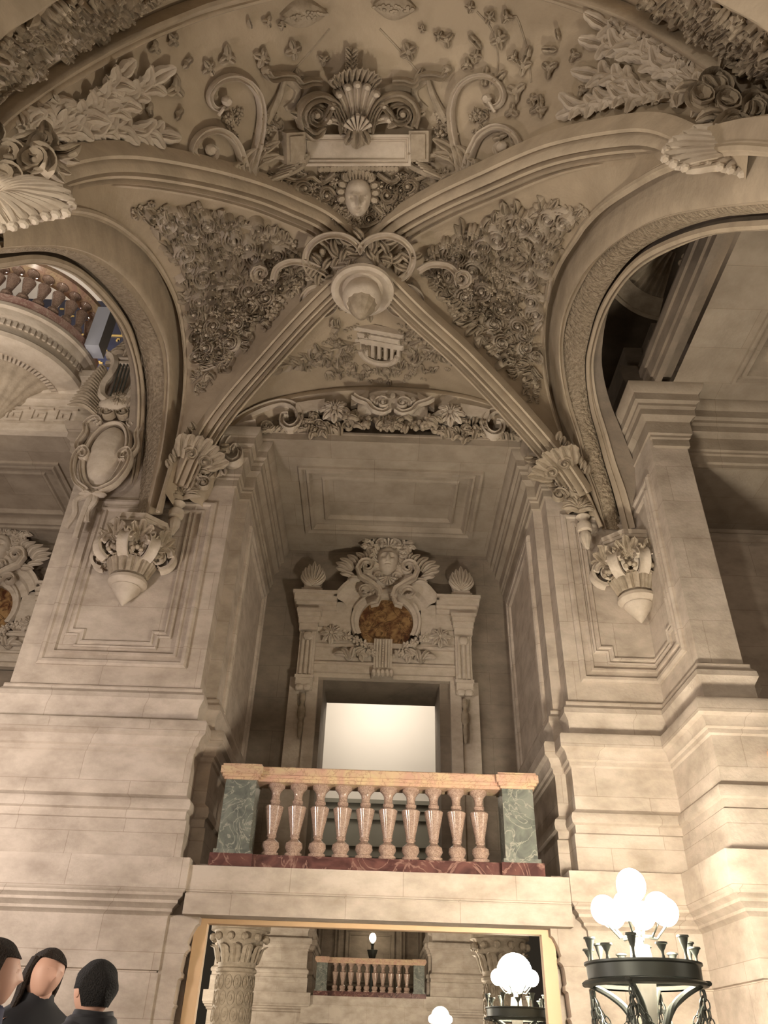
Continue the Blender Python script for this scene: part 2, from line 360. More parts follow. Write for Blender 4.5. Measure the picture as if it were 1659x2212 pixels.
# jamb panels inside the recess and beyond
mb = MB()
jl = lambda u, v, h: Vector((-2.25+h, u, v)); jr = lambda u, v, h: Vector((2.44-h, -u, v))
panel(mb, jl, [(10.75, 3.75), (13.1, 3.75), (13.1, 7.25), (10.75, 7.25)], BOL)
panel(mb, jr, [(-13.1, 3.75), (-10.75, 3.75), (-10.75, 7.25), (-13.1, 7.25)], BOL)
fr = lambda u, v, h: Vector((u, 10.6-h, v))
panel(mb, fr, [(4.95, 4.0), (8.2, 4.0), (8.2, 7.3), (4.95, 7.3)], BOL)
struct(mb.build('trim_9', M_WALL, smooth=30))
# ---------------------------------------------------------------- vault: ribs, webs, arches
BOSS = Vector((-.43, 7.2, 9.68))
R_fl = [(-3.28, 9.84, 6.95), (-3.0, 9.55, 7.86), (-2.64, 9.22, 8.39), (-2.04, 8.67, 8.85), (-1.28, 7.97, 9.32), tuple(BOSS)]
R_fr = [(3.16, 9.85, 7.05), (3.13, 9.8, 7.31), (2.68, 9.48, 7.88), (1.98, 8.96, 8.40), (1.13, 8.34, 8.91), (.31, 7.74, 9.25), tuple(BOSS)]
R_nl = [(-3.66, 4.42, 6.4), (-3.63, 4.46, 6.92), (-3.49, 4.58, 7.45), (-3.14, 4.88, 8.11), (-2.57, 5.37, 8.77), (-1.97, 5.88, 9.3), (-1.49, 6.29, 9.6), (-1.01, 6.7, 9.8), tuple(BOSS)]
R_nr = [(3.12, 3.95, 6.4), (3.06, 4.02, 7.0), (2.83, 4.24, 7.84), (2.51, 4.53, 8.35), (1.92, 5.07, 8.98), (1.24, 5.69, 9.38), (.62, 6.24, 9.67), (.06, 6.75, 9.82), tuple(BOSS)]
NS = 97
def rc(pts, n=49): return resample(catmull(pts, 10), n)
rfl, rfr, rnl, rnr = rc(R_fl), rc(R_fr), rc(R_nl), rc(R_nr)
# side arches (edge lines from the springing at the far pier to the near column)
def edge(px, p0, p1, lean, n=NS, pre=()):
    p0, p1 = Vector(p0), Vector(p1); nn = (p1-p0).cross(Vector((math.sin(lean), 0, math.cos(lean))))
    P = [atp(x, y, p0, nn) for x, y in px[::-1]]
    e = P[-1]; tg = (P[-1]-P[-2]).normalized(); post = [e+tg*.5, e+tg*.95]
    return resample(catmull([Vector(q) for q in pre]+P+post, 8), n)
L0 = [(-10, 458), (60, 452), (160, 452), (215, 465), (265, 492), (320, 540), (360, 600), (385, 660), (397, 730), (401, 800), (396, 875), (384, 950), (366, 1019), (337, 1120)]
L1 = [(-5, 497), (60, 495), (150, 502), (225, 532), (290, 582), (335, 645), (368, 725), (376, 800), (372, 880), (362, 960), (345, 1040), (325, 1125)]
L2 = [(0, 540), (80, 534), (150, 541), (210, 566), (270, 618), (312, 673), (345, 742), (354, 802), (352, 884), (338, 985), (322, 1070), (310, 1128)]
L3 = [(0, 558), (80, 550), (140, 563), (190, 592), (240, 642), (280, 700), (300, 760), (311, 820), (314, 884), (306, 985), (292, 1070), (280, 1128)]
L4 = [(0, 572), (80, 562), (135, 576), (180, 604), (228, 654), (265, 710), (286, 765), (296, 820), (298, 884), (291, 985), (278, 1070), (268, 1128)]
def EL(px, X): return edge(px, (X, 10, 6.6), (X, 4, 6.6), 0)
eL = [EL(L0, -3.35), EL(L1, -3.5), EL(L2, -3.62), EL(L3, -4.02), EL(L4, -4.12)]
R0 = [(1659, 322), (1610, 318), (1560, 321), (1500, 335), (1435, 360), (1380, 390), (1305, 440), (1265, 480), (1245, 510), (1205, 575), (1180, 650), (1171, 725), (1175, 800), (1190, 875), (1215, 950), (1241, 1005), (1268, 1066), (1299, 1140)]
R1 = [(1659, 391), (1530, 412), (1430, 437), (1355, 480), (1295, 530), (1240, 595), (1210, 662), (1200, 730), (1202, 800), (1217, 875), (1240, 945), (1255, 1005), (1279, 1066), (1304, 1148)]
R2 = [(1659, 440), (1530, 452), (1420, 475), (1345, 515), (1290, 562), (1255, 617), (1230, 672), (1217, 732), (1220, 800), (1235, 875), (1258, 950), (1270, 1005), (1292, 1066), (1314, 1150)]
R3 = [(1659, 474), (1550, 484), (1455, 512), (1380, 552), (1330, 606), (1295, 666), (1275, 730), (1265, 790), (1273, 875), (1293, 950), (1306, 1000), (1326, 1066), (1346, 1145)]
R4 = [(1659, 486), (1550, 496), (1465, 526), (1390, 567), (1345, 612), (1310, 672), (1290, 730), (1281, 790), (1290, 862), (1310, 930), (1330, 1000), (1353, 1066), (1372, 1143)]
def ER(px, x0, x1): return edge(px, (x0, 10, 6.6), (x1, 3.8, 6.6), -.25)
eR = [ER(R0, 3.42, 2.85), ER(R1, 3.5, 2.98), ER(R2, 3.56, 3.1), ER(R3, 3.82, 3.38), ER(R4, 3.92, 3.48)]
def by_angle(edges, n=NS, yc=7.1, zc=5.6):
    th = lambda p: (math.atan2(p.z-zc, p.y-yc)+PI/2) % (2*PI); A = [[th(p) for p in e] for e in edges]
    lo, hi = max(min(a) for a in A), min(max(a) for a in A); out = []
    for e, a in zip(edges, A):
        if a[0] > a[-1]: e, a = e[::-1], a[::-1]
        r = []
        for i in range(n):
            t = lo+(hi-lo)*i/(n-1); j = 0
            while j < len(a)-2 and a[j+1] < t: j += 1
            f = (t-a[j])/max(1e-9, a[j+1]-a[j]); r.append(e[j].lerp(e[j+1], min(1, max(0, f))))
        out.append(r)
    return out
eL = by_angle(eL); eR = by_angle(eR)
def arch(edges, s, name, label, wide):
    mb = MB(); sx = Vector((s, 0, 0))            # s: +1 towards the outside of the bay
    e0, e1, e2, e3, e4 = edges; n = len(e0); C = sum(e2, Vector())/n
    def rad(p): d = Vector((0, p.y-C.y, p.z-5.0)); return d.normalized()
    mid = lambda a, b, t, o: [p.lerp(q, t)+rad(p)*o for p, q in zip(a, b)]
    rows = [mid(e0, e1, 0, .05), mid(e0, e1, .0, -.03), mid(e0, e1, .12, -.03), mid(e0, e1, .16, .14), mid(e0, e1, .25, .3), mid(e0, e1, .55, .40), mid(e0, e1, .85, .3), mid(e0, e1, .96, .08),
            mid(e1, e2, 0, -.02), mid(e1, e2, .12, -.07), mid(e1, e2, .3, -.10), mid(e1, e2, .5, -.07), mid(e1, e2, .6, -.01), mid(e1, e2, .7, .015), mid(e1, e2, .85, .015), mid(e2, e2, 0, .0)]
    mb.grid(rows); mb.tube(e0, .035, 6)
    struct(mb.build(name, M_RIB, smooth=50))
    mb = MB(); mb.grid([mid(e2, e3, t, .06-.05*math.sin(PI*t)) for t in (0, .04, .15, .3, .5, .7, .85, .96, 1)]); struct(mb.build(name, M_BAND, smooth=50))
    mb = MB(); W_ = [wide*max(.05, 1-i/(n*.42)) for i in range(n)]; out = [p+sx*w_ for p, w_ in zip(e4, W_)]; far = [p+sx*(w_+.02)+rad(p)*.7 for p, w_ in zip(e4, W_)]
    mb.grid([mid(e3, e4, 0, 0), mid(e3, e4, 0, -.05), mid(e3, e4, .35, -.07), mid(e3, e4, .45, -.01), mid(e3, e4, .6, -.01), mid(e3, e4, .65, -.06), mid(e3, e4, .95, -.05), mid(e3, e4, 1, .03)])
    struct(mb.build(name, M_RIB, smooth=35))
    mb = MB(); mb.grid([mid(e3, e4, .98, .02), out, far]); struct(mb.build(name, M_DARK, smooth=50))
arch(eL, -1, 'trim_10', '', .25)
arch(eR, 1, 'trim_11', '', .42)
# webs
def bez(a, b, bulge, N):
    return a, b
def web(e, path, n=15, bulge=.0, trim=False):
    if trim: e = [p for p in e if p.z > 6.95 or (p.y < 7 and p.z > 6.2)]
    if trim:
        k = max(range(len(e)), key=lambda i: e[i].z); h_ = NS//2+1; a_, b_ = resample(e[:k+1], h_), resample(e[k:], h_); e = a_+b_[1:]
    e = resample(e, NS) if not trim else e; rows = []
    for i in range(n):
        t = i/(n-1); rows.append([p.lerp(q, t)+Vector((0, 0, bulge*math.sin(PI*t)*math.sin(PI*k/(NS-1)))) for k, (p, q) in enumerate(zip(e, path))])
    return rows
def join(a, b): return resample(a+b[::-1][1:], 2*len(a)-1)
def joinpath(a, b): return a+b[::-1][1:]     # both run corner -> boss
pL, pR, pB, pF = joinpath(rfl, rnl), joinpath(rfr, rnr), joinpath(rfl, rfr), joinpath(rnl, rnr)
backarch = rc([(-3.2, 9.98, 7.1), (-3.0, 9.98, 7.98), (-2.76, 9.98, 8.62), (-2.24, 9.98, 9.22), (-1.14, 9.98, 9.60), (.09, 9.98, 9.72), (1.32, 9.98, 9.60), (2.12, 9.98, 9.28), (2.72, 9.98, 8.76), (3.06, 9.98, 8.1), (3.24, 9.98, 7.2)], NS)
rimlo_px = [(-60, 370), (0, 292), (100, 212), (175, 165), (300, 95), (450, 35), (600, -5), (700, -25), (820, -36), (950, -33), (1080, -18), (1180, 0), (1280, 34), (1380, 80), (1480, 143), (1580, 212), (1659, 278), (1720, 345)]
rimhi_px = [(-60, 292), (0, 236), (75, 184), (175, 120), (280, 65), (400, 15), (465, -8), (600, -40), (720, -58), (820, -64), (1000, -58), (1150, -40), (1305, 0), (1380, 31), (1480, 86), (1580, 150), (1659, 205), (1720, 258)]
rimlo = resample(catmull([at(x, y, Y=3.95) for x, y in rimlo_px], 6), NS)
rimhi = resample(catmull([at(x, y, Y=3.72) for x, y in rimhi_px], 6), NS)
rimfr = resample(catmull([Vector((-3.75, 4.1, 6.4))]+[at(x, y, Y=3.95) for x, y in rimlo_px]+[Vector((3.5, 3.9, 6.4))], 6), NS)
WEB = {}
for nm, e, p, b in (('L', eL[0], pL, .12), ('R', eR[0], pR, .12), ('B', backarch, pB, .05), ('F', rimfr, pF, .12)):
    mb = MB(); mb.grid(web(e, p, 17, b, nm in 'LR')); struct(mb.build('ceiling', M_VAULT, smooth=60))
    WEB[nm] = BVHTree.FromPolygons([tuple(q) for q in mb.v], mb.f)
# rim arch and the carved transverse band beyond it
mb = MB()
d = lambda p, q, t, o: [a.lerp(b, t)+Vector((0, -.0, 0))+(Vector((0, 0, 6.6))-Vector((0, 0, a.z))+Vector((-a.x, 0, 0))).normalized()*o for a, b in zip(p, q)]
mb.grid([d(rimlo, rimhi, t, o) for t, o in ((-.12, -.02), (0, .05), (.1, .07), (.22, .05), (.28, .02), (.5, .03), (.6, .1), (.8, .12), (.95, .08), (1, .0), (1.05, -.1))])
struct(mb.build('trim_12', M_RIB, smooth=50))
# outer band: from rimhi towards the viewer
rim2 = resample(catmull([at(x, y, Y=2.75) for x, y in [(-260, 330), (-120, 190), (0, 76), (60, 38), (115, 0), (220, -60), (400, -140), (600, -190), (820, -210), (1050, -190), (1250, -140), (1420, -75), (1545, -2), (1600, 28), (1659, 62), (1800, 180), (1900, 300)]], 6), NS)
mb = MB(); bandrows = [[a.lerp(b, t)+Vector((0, 0, .18+.10*math.sin(PI*t))) for a, b in zip(rimhi, rim2)] for t in [i/8 for i in range(9)]]
mb.grid(bandrows); struct(mb.build('ceiling', M_VAULT, smooth=60)); WEB['O'] = BVHTree.FromPolygons([tuple(q) for q in mb.v], mb.f)
mb = MB(); up = Vector((0, -.35, .25))
mb.grid([[p+up*t+Vector((0, 0, o)) for p in rim2] for t, o in ((-.1, .1), (0, -.02), (.2, -.06), (.35, -.02), (.5, -.03), (.9, -.10), (1.1, 0), (3.5, .5))])
struct(mb.build('trim_13', M_RIB, smooth=50))
# groin ribs
def rib(path, name, w=.17, hgt=.19, i0=0, i1=None, down=None):
    P = path[i0:i1]; n = len(P); mb = MB()
    sec = [(-1.25, .3), (-1.2, .55), (-1.0, .6), (-.95, .35), (-.8, .1), (-.62, .85), (-.45, 1.0), (-.3, .45), (-.2, .45), (-.1, .95), (.1, .95), (.2, .45), (.3, .45), (.45, 1.0), (.62, .85), (.8, .1), (.95, .35), (1.0, .6), (1.2, .55), (1.25, .3), (1.25, -.5), (-1.25, -.5)]
    nm = []
    for q in P: nm.append((Vector((-.2, 7.0, 5.5))-q).normalized())
    mb.sweep(P, nm, lambda t: [(a*w, b*hgt) for a, b in sec]); struct(mb.build(name, M_RIB, smooth=40))
rib(rfl, 'trim_14', i0=3, w=.15); rib(rfr, 'trim_15', i0=3, w=.15); rib(rnl, 'trim_16', w=.20); rib(rnr, 'trim_17', i0=7, w=.20)
# moulded edge of the back arch, lunette wall, lintel head
mb = MB()
def rr(o, y, base=backarch): return [Vector((p.x*(1-o*.12)+.0, y, 6.5+(p.z-6.5)*(1-o*.12))) for p in base]
mb.grid([rr(-.2, 10.0), rr(0, 9.86), rr(.25, 9.80), rr(.4, 9.80), rr(.5, 9.86), rr(.8, 9.9), rr(.85, 9.95), rr(.9, 10.05)])
struct(mb.build('trim_18', M_RIB, smooth=50))
mb = MB(); lo = [Vector((max(-2.42, min(2.58, p.x)), 10.03, 8.5)) for p in backarch]
hi = [Vector((p.x, 10.03, p.z+.05)) for p in backarch]
sel = [i for i in range(NS) if backarch[i].z > 8.2]
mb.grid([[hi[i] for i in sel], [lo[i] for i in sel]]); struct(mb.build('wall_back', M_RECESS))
mb = MB(); mb.box(-2.3, 2.5, 9.93, 9.975, 8.47, 8.60); mb.box(-2.35, 2.55, 9.90, 9.975, 8.60, 8.64)
struct(mb.build('trim_19', M_CEIL))
# hit a web surface
LAST = [10.5]
def seen(x, y, w): return WEB[w].ray_cast(Vector((0, 0, 0)), ray(x, y).normalized())[0] is not None
def hit(x, y, w='F', lift=0):
    d = ray(x, y).normalized(); loc, n, i, dist = WEB[w].ray_cast(Vector((0, 0, 0)), d)
    if loc is None:
        loc, n, i, dist = WEB[w].find_nearest(d*LAST[0])
    else: LAST[0] = loc.length
    if n.dot(d) > 0: n = -n
    return loc+n*lift, n
def hfr(x, y, w='F', rot=0, lift=0):
    p, n = hit(x, y, w, lift); q, _ = hit(x, y-6, w, lift); V = (q-p)
    V = V-n*V.dot(n)
    if V.length < 1e-6: V = Vector((0, 0, 1))-n*n.z
    V.normalize(); U = V.cross(n); r = RGT-n*RGT.dot(n)
    if U.dot(r) < 0: U = -U
    c, s = math.cos(rot), math.sin(rot); return Fr(p, U*c+V*s, V*c-U*s, n)
def drape(px, w='F', lift=0, n=None):
    P = []; Q = []
    c2 = catmull([Vector((a, b, 0)) for a, b in px], 6); c2 = resample(c2, n or len(c2))
    for q in c2: a, b = hit(q.x, q.y, w, lift); P.append(a); Q.append(b)
    return P, Q
# ---------------------------------------------------------------- carving kit
def leaf(mb, path, norms, W, hgt, lobes=4, th=.02, n=12, tipw=.0):
    P = resample([Vector(q) for q in (catmull(path, 5) if len(path) > 2 else path)], n)
    N = []
    for i in range(n):
        s = i/(n-1)*(len(norms)-1); j = min(int(s), len(norms)-2) if len(norms) > 1 else 0
        N.append(Vector(norms[j]).lerp(Vector(norms[min(j+1, len(norms)-1)]), s-j).normalized())
    def sec(t):
        w_ = 1.08*W*max(0, 1-abs(2*(.07+.925*t)**.85-1)**2.6)**.55*(.80+.20*abs(math.cos(PI*lobes*t)))+.003
        h = hgt*math.sin(PI*(.15+.85*t)**.8)+.004
        return [(-w_, .0), (-w_*.75, h*.75), (-w_*.38, h), (-w_*.1, h*.35), (0, h*.75), (w_*.1, h*.35), (w_*.38, h), (w_*.75, h*.75), (w_, 0), (0, -th)]
    mb.sweep(P, N, sec)
def pleaf(mb, a, b, W, hgt, w='F', bend=0, lobes=4, lift=0, curl=0, n=12):
    """leaf laid on a web from pixel a to pixel b; W in metres"""
    ax, ay = a; bx, by = b; mx, my = (ax+bx)/2-(by-ay)*bend, (ay+by)/2+(bx-ax)*bend
    P, Q = drape([a, (mx, my), b], w, lift, 7)
    P = [p+q*(curl*(i/6)**2) for i, (p, q) in enumerate(zip(P, Q))]
    leaf(mb, P, Q, W, hgt, lobes, n=n)
def CH(w_, h): return [(-w_, -.01), (-w_, h*.8), (-w_*.8, h), (-w_*.6, h*.85), (-w_*.25, h*.45), (w_*.25, h*.45), (w_*.6, h*.85), (w_*.8, h), (w_, h*.8), (w_, -.01)]
def band(mb, px, W, hgt, w='F', lift=0, n=None, taper=.6, flat=False):
    P, Q = drape(px, w, lift, n or max(12, len(px)*4))
    def sec(t):
        k = 1-(1-taper)*t
        return [(a*k, b*k) for a, b in (CH(W, hgt) if not flat else [(-W, 0), (-W*.8, hgt*.8), (0, hgt), (W*.8, hgt*.8), (W, 0)])]
    mb.sweep(P, Q, sec)
def spiral(cx, cy, r, a0, turns=1.5, d=1, inner=.18, n=22, sq=1.0):
    out = []
    for i in range(n):
        t = i/(n-1); a = a0+d*2*PI*turns*t; q = r*(1-(1-inner)*t**.8); out.append((cx+q*math.cos(a), cy+q*math.sin(a)*sq))
    return out
def volute(mb, cx, cy, r, a0, turns=1.5, d=1, W=.03, h=.08, w='F', lift=0, sq=1.0, pre=None):
    sp = spiral(cx, cy, r, a0, turns, d, sq=sq); pts = (pre or [])+sp
    P, Q = [], []
    if pre: pre2 = [(q.x, q.y) for q in catmull([Vector((x, y, 0)) for x, y in pre]+[Vector((*sp[0], 0))], 4)][:-1]; pts = pre2+sp
    for x, y in pts: a, b = hit(x, y, w, lift); P.append(a); Q.append(b)
    n = len(P); mb.sweep(P, Q, lambda t: [(a*(1-.6*t), b) for a, b in CH(W, h)])
    F = hfr(cx, cy, w, 0, lift); mb.blob(F.p(0, 0, h*.5), (W*1.1, W*1.1, h*.7), F, 8, 5)
def flower(mb, F, R, petals=6, h=.05, seed=0):
    for k in range(petals):
        a = 2*PI*k/petals+seed; G = F.sub(math.cos(a)*R*.55, math.sin(a)*R*.55, 0, a-PI/2)
        mb.blob(G.p(0, 0, h*.5), (R*.36, R*.5, h*.7), G, 8, 5)
        mb.blob(G.p(0, R*.28, h*.95), (R*.2, R*.17, h*.4), G, 6, 4)
    mb.blob(F.p(0, 0, h), (R*.26, R*.26, h*.8), F, 8, 5)
def rosette(mb, F, R, h=.06):
    for ring, (n, rr_, s) in enumerate(((8, .62, 1), (8, .36, .7))):
        for k in range(n):
            a = 2*PI*(k+.5*ring)/n; G = F.sub(math.cos(a)*R*rr_*.2, math.sin(a)*R*rr_*.2, h*.3*ring, a-PI/2)
            leaf(mb, [G.p(0, R*.12*s, h*.2), G.p(0, R*.55*s, h*.9), G.p(0, R*.95*s, h*.5)], [F.N]*3, R*.24*s, h*.5, 1, n=7)
    mb.blob(F.p(0, 0, h*.9), (R*.2, R*.2, h*.8), F, 8, 5)
def shell(mb, F, R, ribs=9, spread=2.4, h=.08, r0=.1, W=None, curl=.5):
    for k in range(ribs):
        a = (k/(ribs-1)-.5)*spread; G = F.sub(0, 0, 0, -a); L = R*(1-.12*abs(a))
        Wr = W or R*spread/ribs*.45
        P = [G.p(0, R*r0+(L-R*r0)*t, h*(.3+.7*t)+curl*R*.25*t*t) for t in (0, .3, .6, .85, 1)]+[G.p(0, L*.97, h*.6+curl*R*.25-.03)]
        P = resample(catmull(P, 4), 10)
        mb.sweep(P, [F.N]*10, lambda t: [(u*Wr*(.25+.85*t), v*Wr*.8) for u, v in ((-1, -.3), (-.9, .5), (-.4, 1), (.4, 1), (.9, .5), (1, -.3))])
def berries(mb, F, R, n, rng, r=.02):
    for _ in range(n):
        a, q = rng.random()*6.28, R*math.sqrt(rng.random()); s = r*(.7+.6*rng.random()); mb.blob(F.p(math.cos(a)*q, math.sin(a)*q, s*.7+(R-q)*.25), s, F, 6, 4)
def face(mb, F, W, Hh, D):
    g = lambda x, c, s: math.exp(-((x-c)/s)**2)
    n, m_ = 24, 30; rows = []
    for j in range(m_+1):
        v = -1+2*j/m_; ww = math.sqrt(max(0, 1-abs(v)**2.4))*(1-.16*max(0, -v)); R = []
        for i in range(n+1):
            u = -1+2*i/n; e = max(0, 1-u*u)**.5*max(0, 1-v**4)**.5; h = e*.8
            x = u*ww
            h += .60*g(x, 0, .15)*(g(v, -.12, .16)+.6*g(v, .1, .2)) if abs(v) < .9 else 0           # nose
            h += .24*g(v, .27, .10)*(g(abs(x), .34, .26))                                            # brow
            h -= .42*g(abs(x), .36, .17)*g(v, .1, .11)                                               # eye socket
            h += .2*g(abs(x), .36, .11)*g(v, .09, .06)                                              # eyelid
            h += .22*g(x, 0, .22)*(g(v, -.42, .05)+g(v, -.57, .06))-.2*g(x, 0, .26)*g(v, -.49, .035)  # lips
            h += .2*g(x, 0, .2)*g(v, -.8, .12)+.12*g(abs(x), .5, .2)*g(v, -.2, .25)                 # chin, cheeks
            R.append(F.p(x*W, v*Hh, h*D))
        rows.append(R)
    mb.grid(rows)
    mb.loft([[F.p(math.cos(2*PI*k/20)*W*.97, math.sin(2*PI*k/20)*Hh*.97, -.02) for k in range(20)], [F.p(math.cos(2*PI*k/20)*W*.9, math.sin(2*PI*k/20)*Hh*.9, D*.12) for k in range(20)]])
def inpoly(x, y, P):
    r = False; n = len(P)
    for i in range(n):
        (a, b), (c, d) = P[i-1], P[i]
        if (b > y) != (d > y) and x < (c-a)*(y-b)/(d-b)+a: r = not r
    return r
def fill(mb, poly, n, w, seed, size=1.0, hgt=.07, kinds='lllsfb', step=None, dens=None):
    rng = random.Random(seed); xs = [p[0] for p in poly]; ys = [p[1] for p in poly]; pts = []; tries = 0
    while len(pts) < n and tries < n*60:
        tries += 1; x, y = rng.uniform(min(xs), max(xs)), rng.uniform(min(ys), max(ys))
        if not inpoly(x, y, poly) or not all(seen(x+a, y+b, w) for a, b in ((0, 0), (22, 0), (-22, 0), (0, 22), (0, -22))): continue
        if any((x-a)**2+(y-b)**2 < (13*size)**2 for a, b in pts): continue
        pts.append((x, y)); k = rng.choice(kinds); s = size*rng.uniform(.7, 1.3); h = hgt*rng.uniform(.6, 1.5)
        if k == 'l':
            a = rng.random()*6.28
            for q in range(rng.choice((2, 3, 4))):
                aa = a+(q-1)*.8+rng.uniform(-.2, .2); L = 26*s*rng.uniform(.6, 1.1)
                pleaf(mb, (x, y), (x+L*math.cos(aa), y+L*math.sin(aa)), .045*s, h, w, rng.uniform(-.3, .3), 3, 0, rng.uniform(0, .08), n=9)
        elif k == 's':
            volute(mb, x, y, 14*s, rng.random()*6.28, 1.3, rng.choice((-1, 1)), .022*s, h*1.1, w)
        elif k == 'f': flower(mb, hfr(x, y, w, rng.random()*3), .085*s, rng.choice((5, 6)), h*.9)
        else: berries(mb, hfr(x, y, w), .07*s, 7, rng, .024*s)
# ---------------------------------------------------------------- balustrade of the balcony
BALP = [(.0, 1.955), (.105, 1.955), (.105, 2.0), (.075, 2.01), (.085, 2.03), (.108, 2.07), (.10, 2.12), (.06, 2.15), (.045, 2.165), (.05, 2.18), (.06, 2.185), (.06, 2.20), (.055, 2.21), (.062, 2.25),
        (.112, 2.50), (.118, 2.53), (.105, 2.545), (.06, 2.55), (.055, 2.57), (.068, 2.585), (.068, 2.61), (.055, 2.62), (.052, 2.66), (.06, 2.71), (.085, 2.745), (.108, 2.765), (.108, 2.80), (.0, 2.80)]
def balustrade():
    t = thing('balustrade', 'polychrome marble balustrade with ten brown balusters across the central balcony above the mirror', 'balustrade', (.05, 9.98, 1.8))
    yc, p = 9.98, t
    mb = MB(); mb.box(-1.50, 1.60, yc-.16, yc+.16, 1.802, 1.93); mb.box(-1.46, 1.56, yc-.14, yc+.14, 1.93, 1.955); mb.build('plinth', M_RED, p, smooth=0)
    mb = MB(); F = front(0, 0, yc)
    for hw, z0, z1 in ((.15, 2.80, 2.84), (.17, 2.84, 2.875), (.20, 2.875, 2.96), (.18, 2.96, 2.975)): mb.box(-1.46, 1.56, yc-hw, yc+hw, z0, z1)
    h = mb.build('handrail', M_YEL, p, smooth=0); h['label'] = 'yellow veined marble handrail'
    for k in range(10):
        mb = MB(); mb.lathe(BALP, (-1.24+k*.282, yc, 0), n=20); mb.build('baluster', M_BAL, p)
    for x, l in ((-1.66, 'left'), (1.76, 'right')):
        mb = MB(); mb.box(x-.19, x+.19, yc-.19, yc+.19, 1.98, 2.80); mb.box(x-.22, x+.22, yc-.22, yc+.22, 1.94, 1.99)
        d = mb.build('pedestal', M_GRN, p, smooth=0); d['label'] = 'green grey marble pedestal'
        mb = MB(); mb.box(x-.25, x+.25, yc-.25, yc+.25, 1.802, 1.94); mb.build('pedestal_base', M_RED, d, smooth=0)
        mb = MB()
        for hw, z0, z1 in ((.21, 2.80, 2.83), (.235, 2.83, 2.865), (.26, 2.865, 2.955), (.24, 2.955, 2.985)): mb.box(x-hw, x+hw, yc-hw, yc+hw, z0, z1)
        mb.build('pedestal_cap', M_YEL, d, smooth=0)
    return t
bal = balustrade()
b2 = dup(bal); b2.location = Vector((.05, -11.55, 1.8+H)); b2.rotation_euler.z = PI
b2['label'] = 'small marble balustrade seen reflected in the mirror beneath a lit wall lamp'
b3 = dup(bal); b3.location = Vector((6.35, 8.55, 1.8+H)); b3['label'] = 'marble balustrade end cut by the right edge of the photo, orange cap on grey pedestal'

# ---------------------------------------------------------------- mirror under the balcony
mir = thing('wall_mirror', 'large wall mirror in a plain pale wooden frame under the balcony beam', 'mirror', (.04, 10.1, -1.3))
mb = MB(); mb.box(-1.90, 2.0, 10.12, 10.15, -1.3, 1.26); mb.build('mirror_glass', M_MIR, mir, smooth=0)
mb = MB()
for x0, x1, z0, z1 in ((-2.02, 2.12, 1.24, 1.30), (-2.02, -1.88, -1.35, 1.24), (1.97, 2.12, -1.35, 1.24), (-1.88, 1.97, -1.35, -1.28)): mb.box(x0, x1, 10.05, 10.16, z0, z1)
mb.build('frame', M_WOOD, mir, smooth=0)
mb = MB(); mb.box(-2.4, 2.6, 10.18, 10.3, -1.45, 1.66); struct(mb.build('wall_back', M_WALL))
# carved bracket profile down each side of the mirror
for s, x in ((1, -2.05), (-1, 2.15)):
    mb = MB(); pr = [(.06, 1.30), (.10, 1.30), (.10, 1.22), (.07, 1.2), (.03, 1.12), (.0, 1.02), (.02, 1.0), (.03, .96), (.0, .94), (-.02, .9), (-.03, .75), (-.01, .73), (-.01, .69), (-.04, .67), (-.05, .45), (-.03, .43), (-.05, .4), (-.07, -.2), (-.07, -1.45)]
    rows = [[Vector((x+s*(-.27 if j in (0, 3) else o), 9.92 if j < 2 else 10.12, z)) for o, z in pr] for j in range(4)]
    mb.grid(rows, False); struct(mb.build('trim_20', M_WALL, smooth=30))

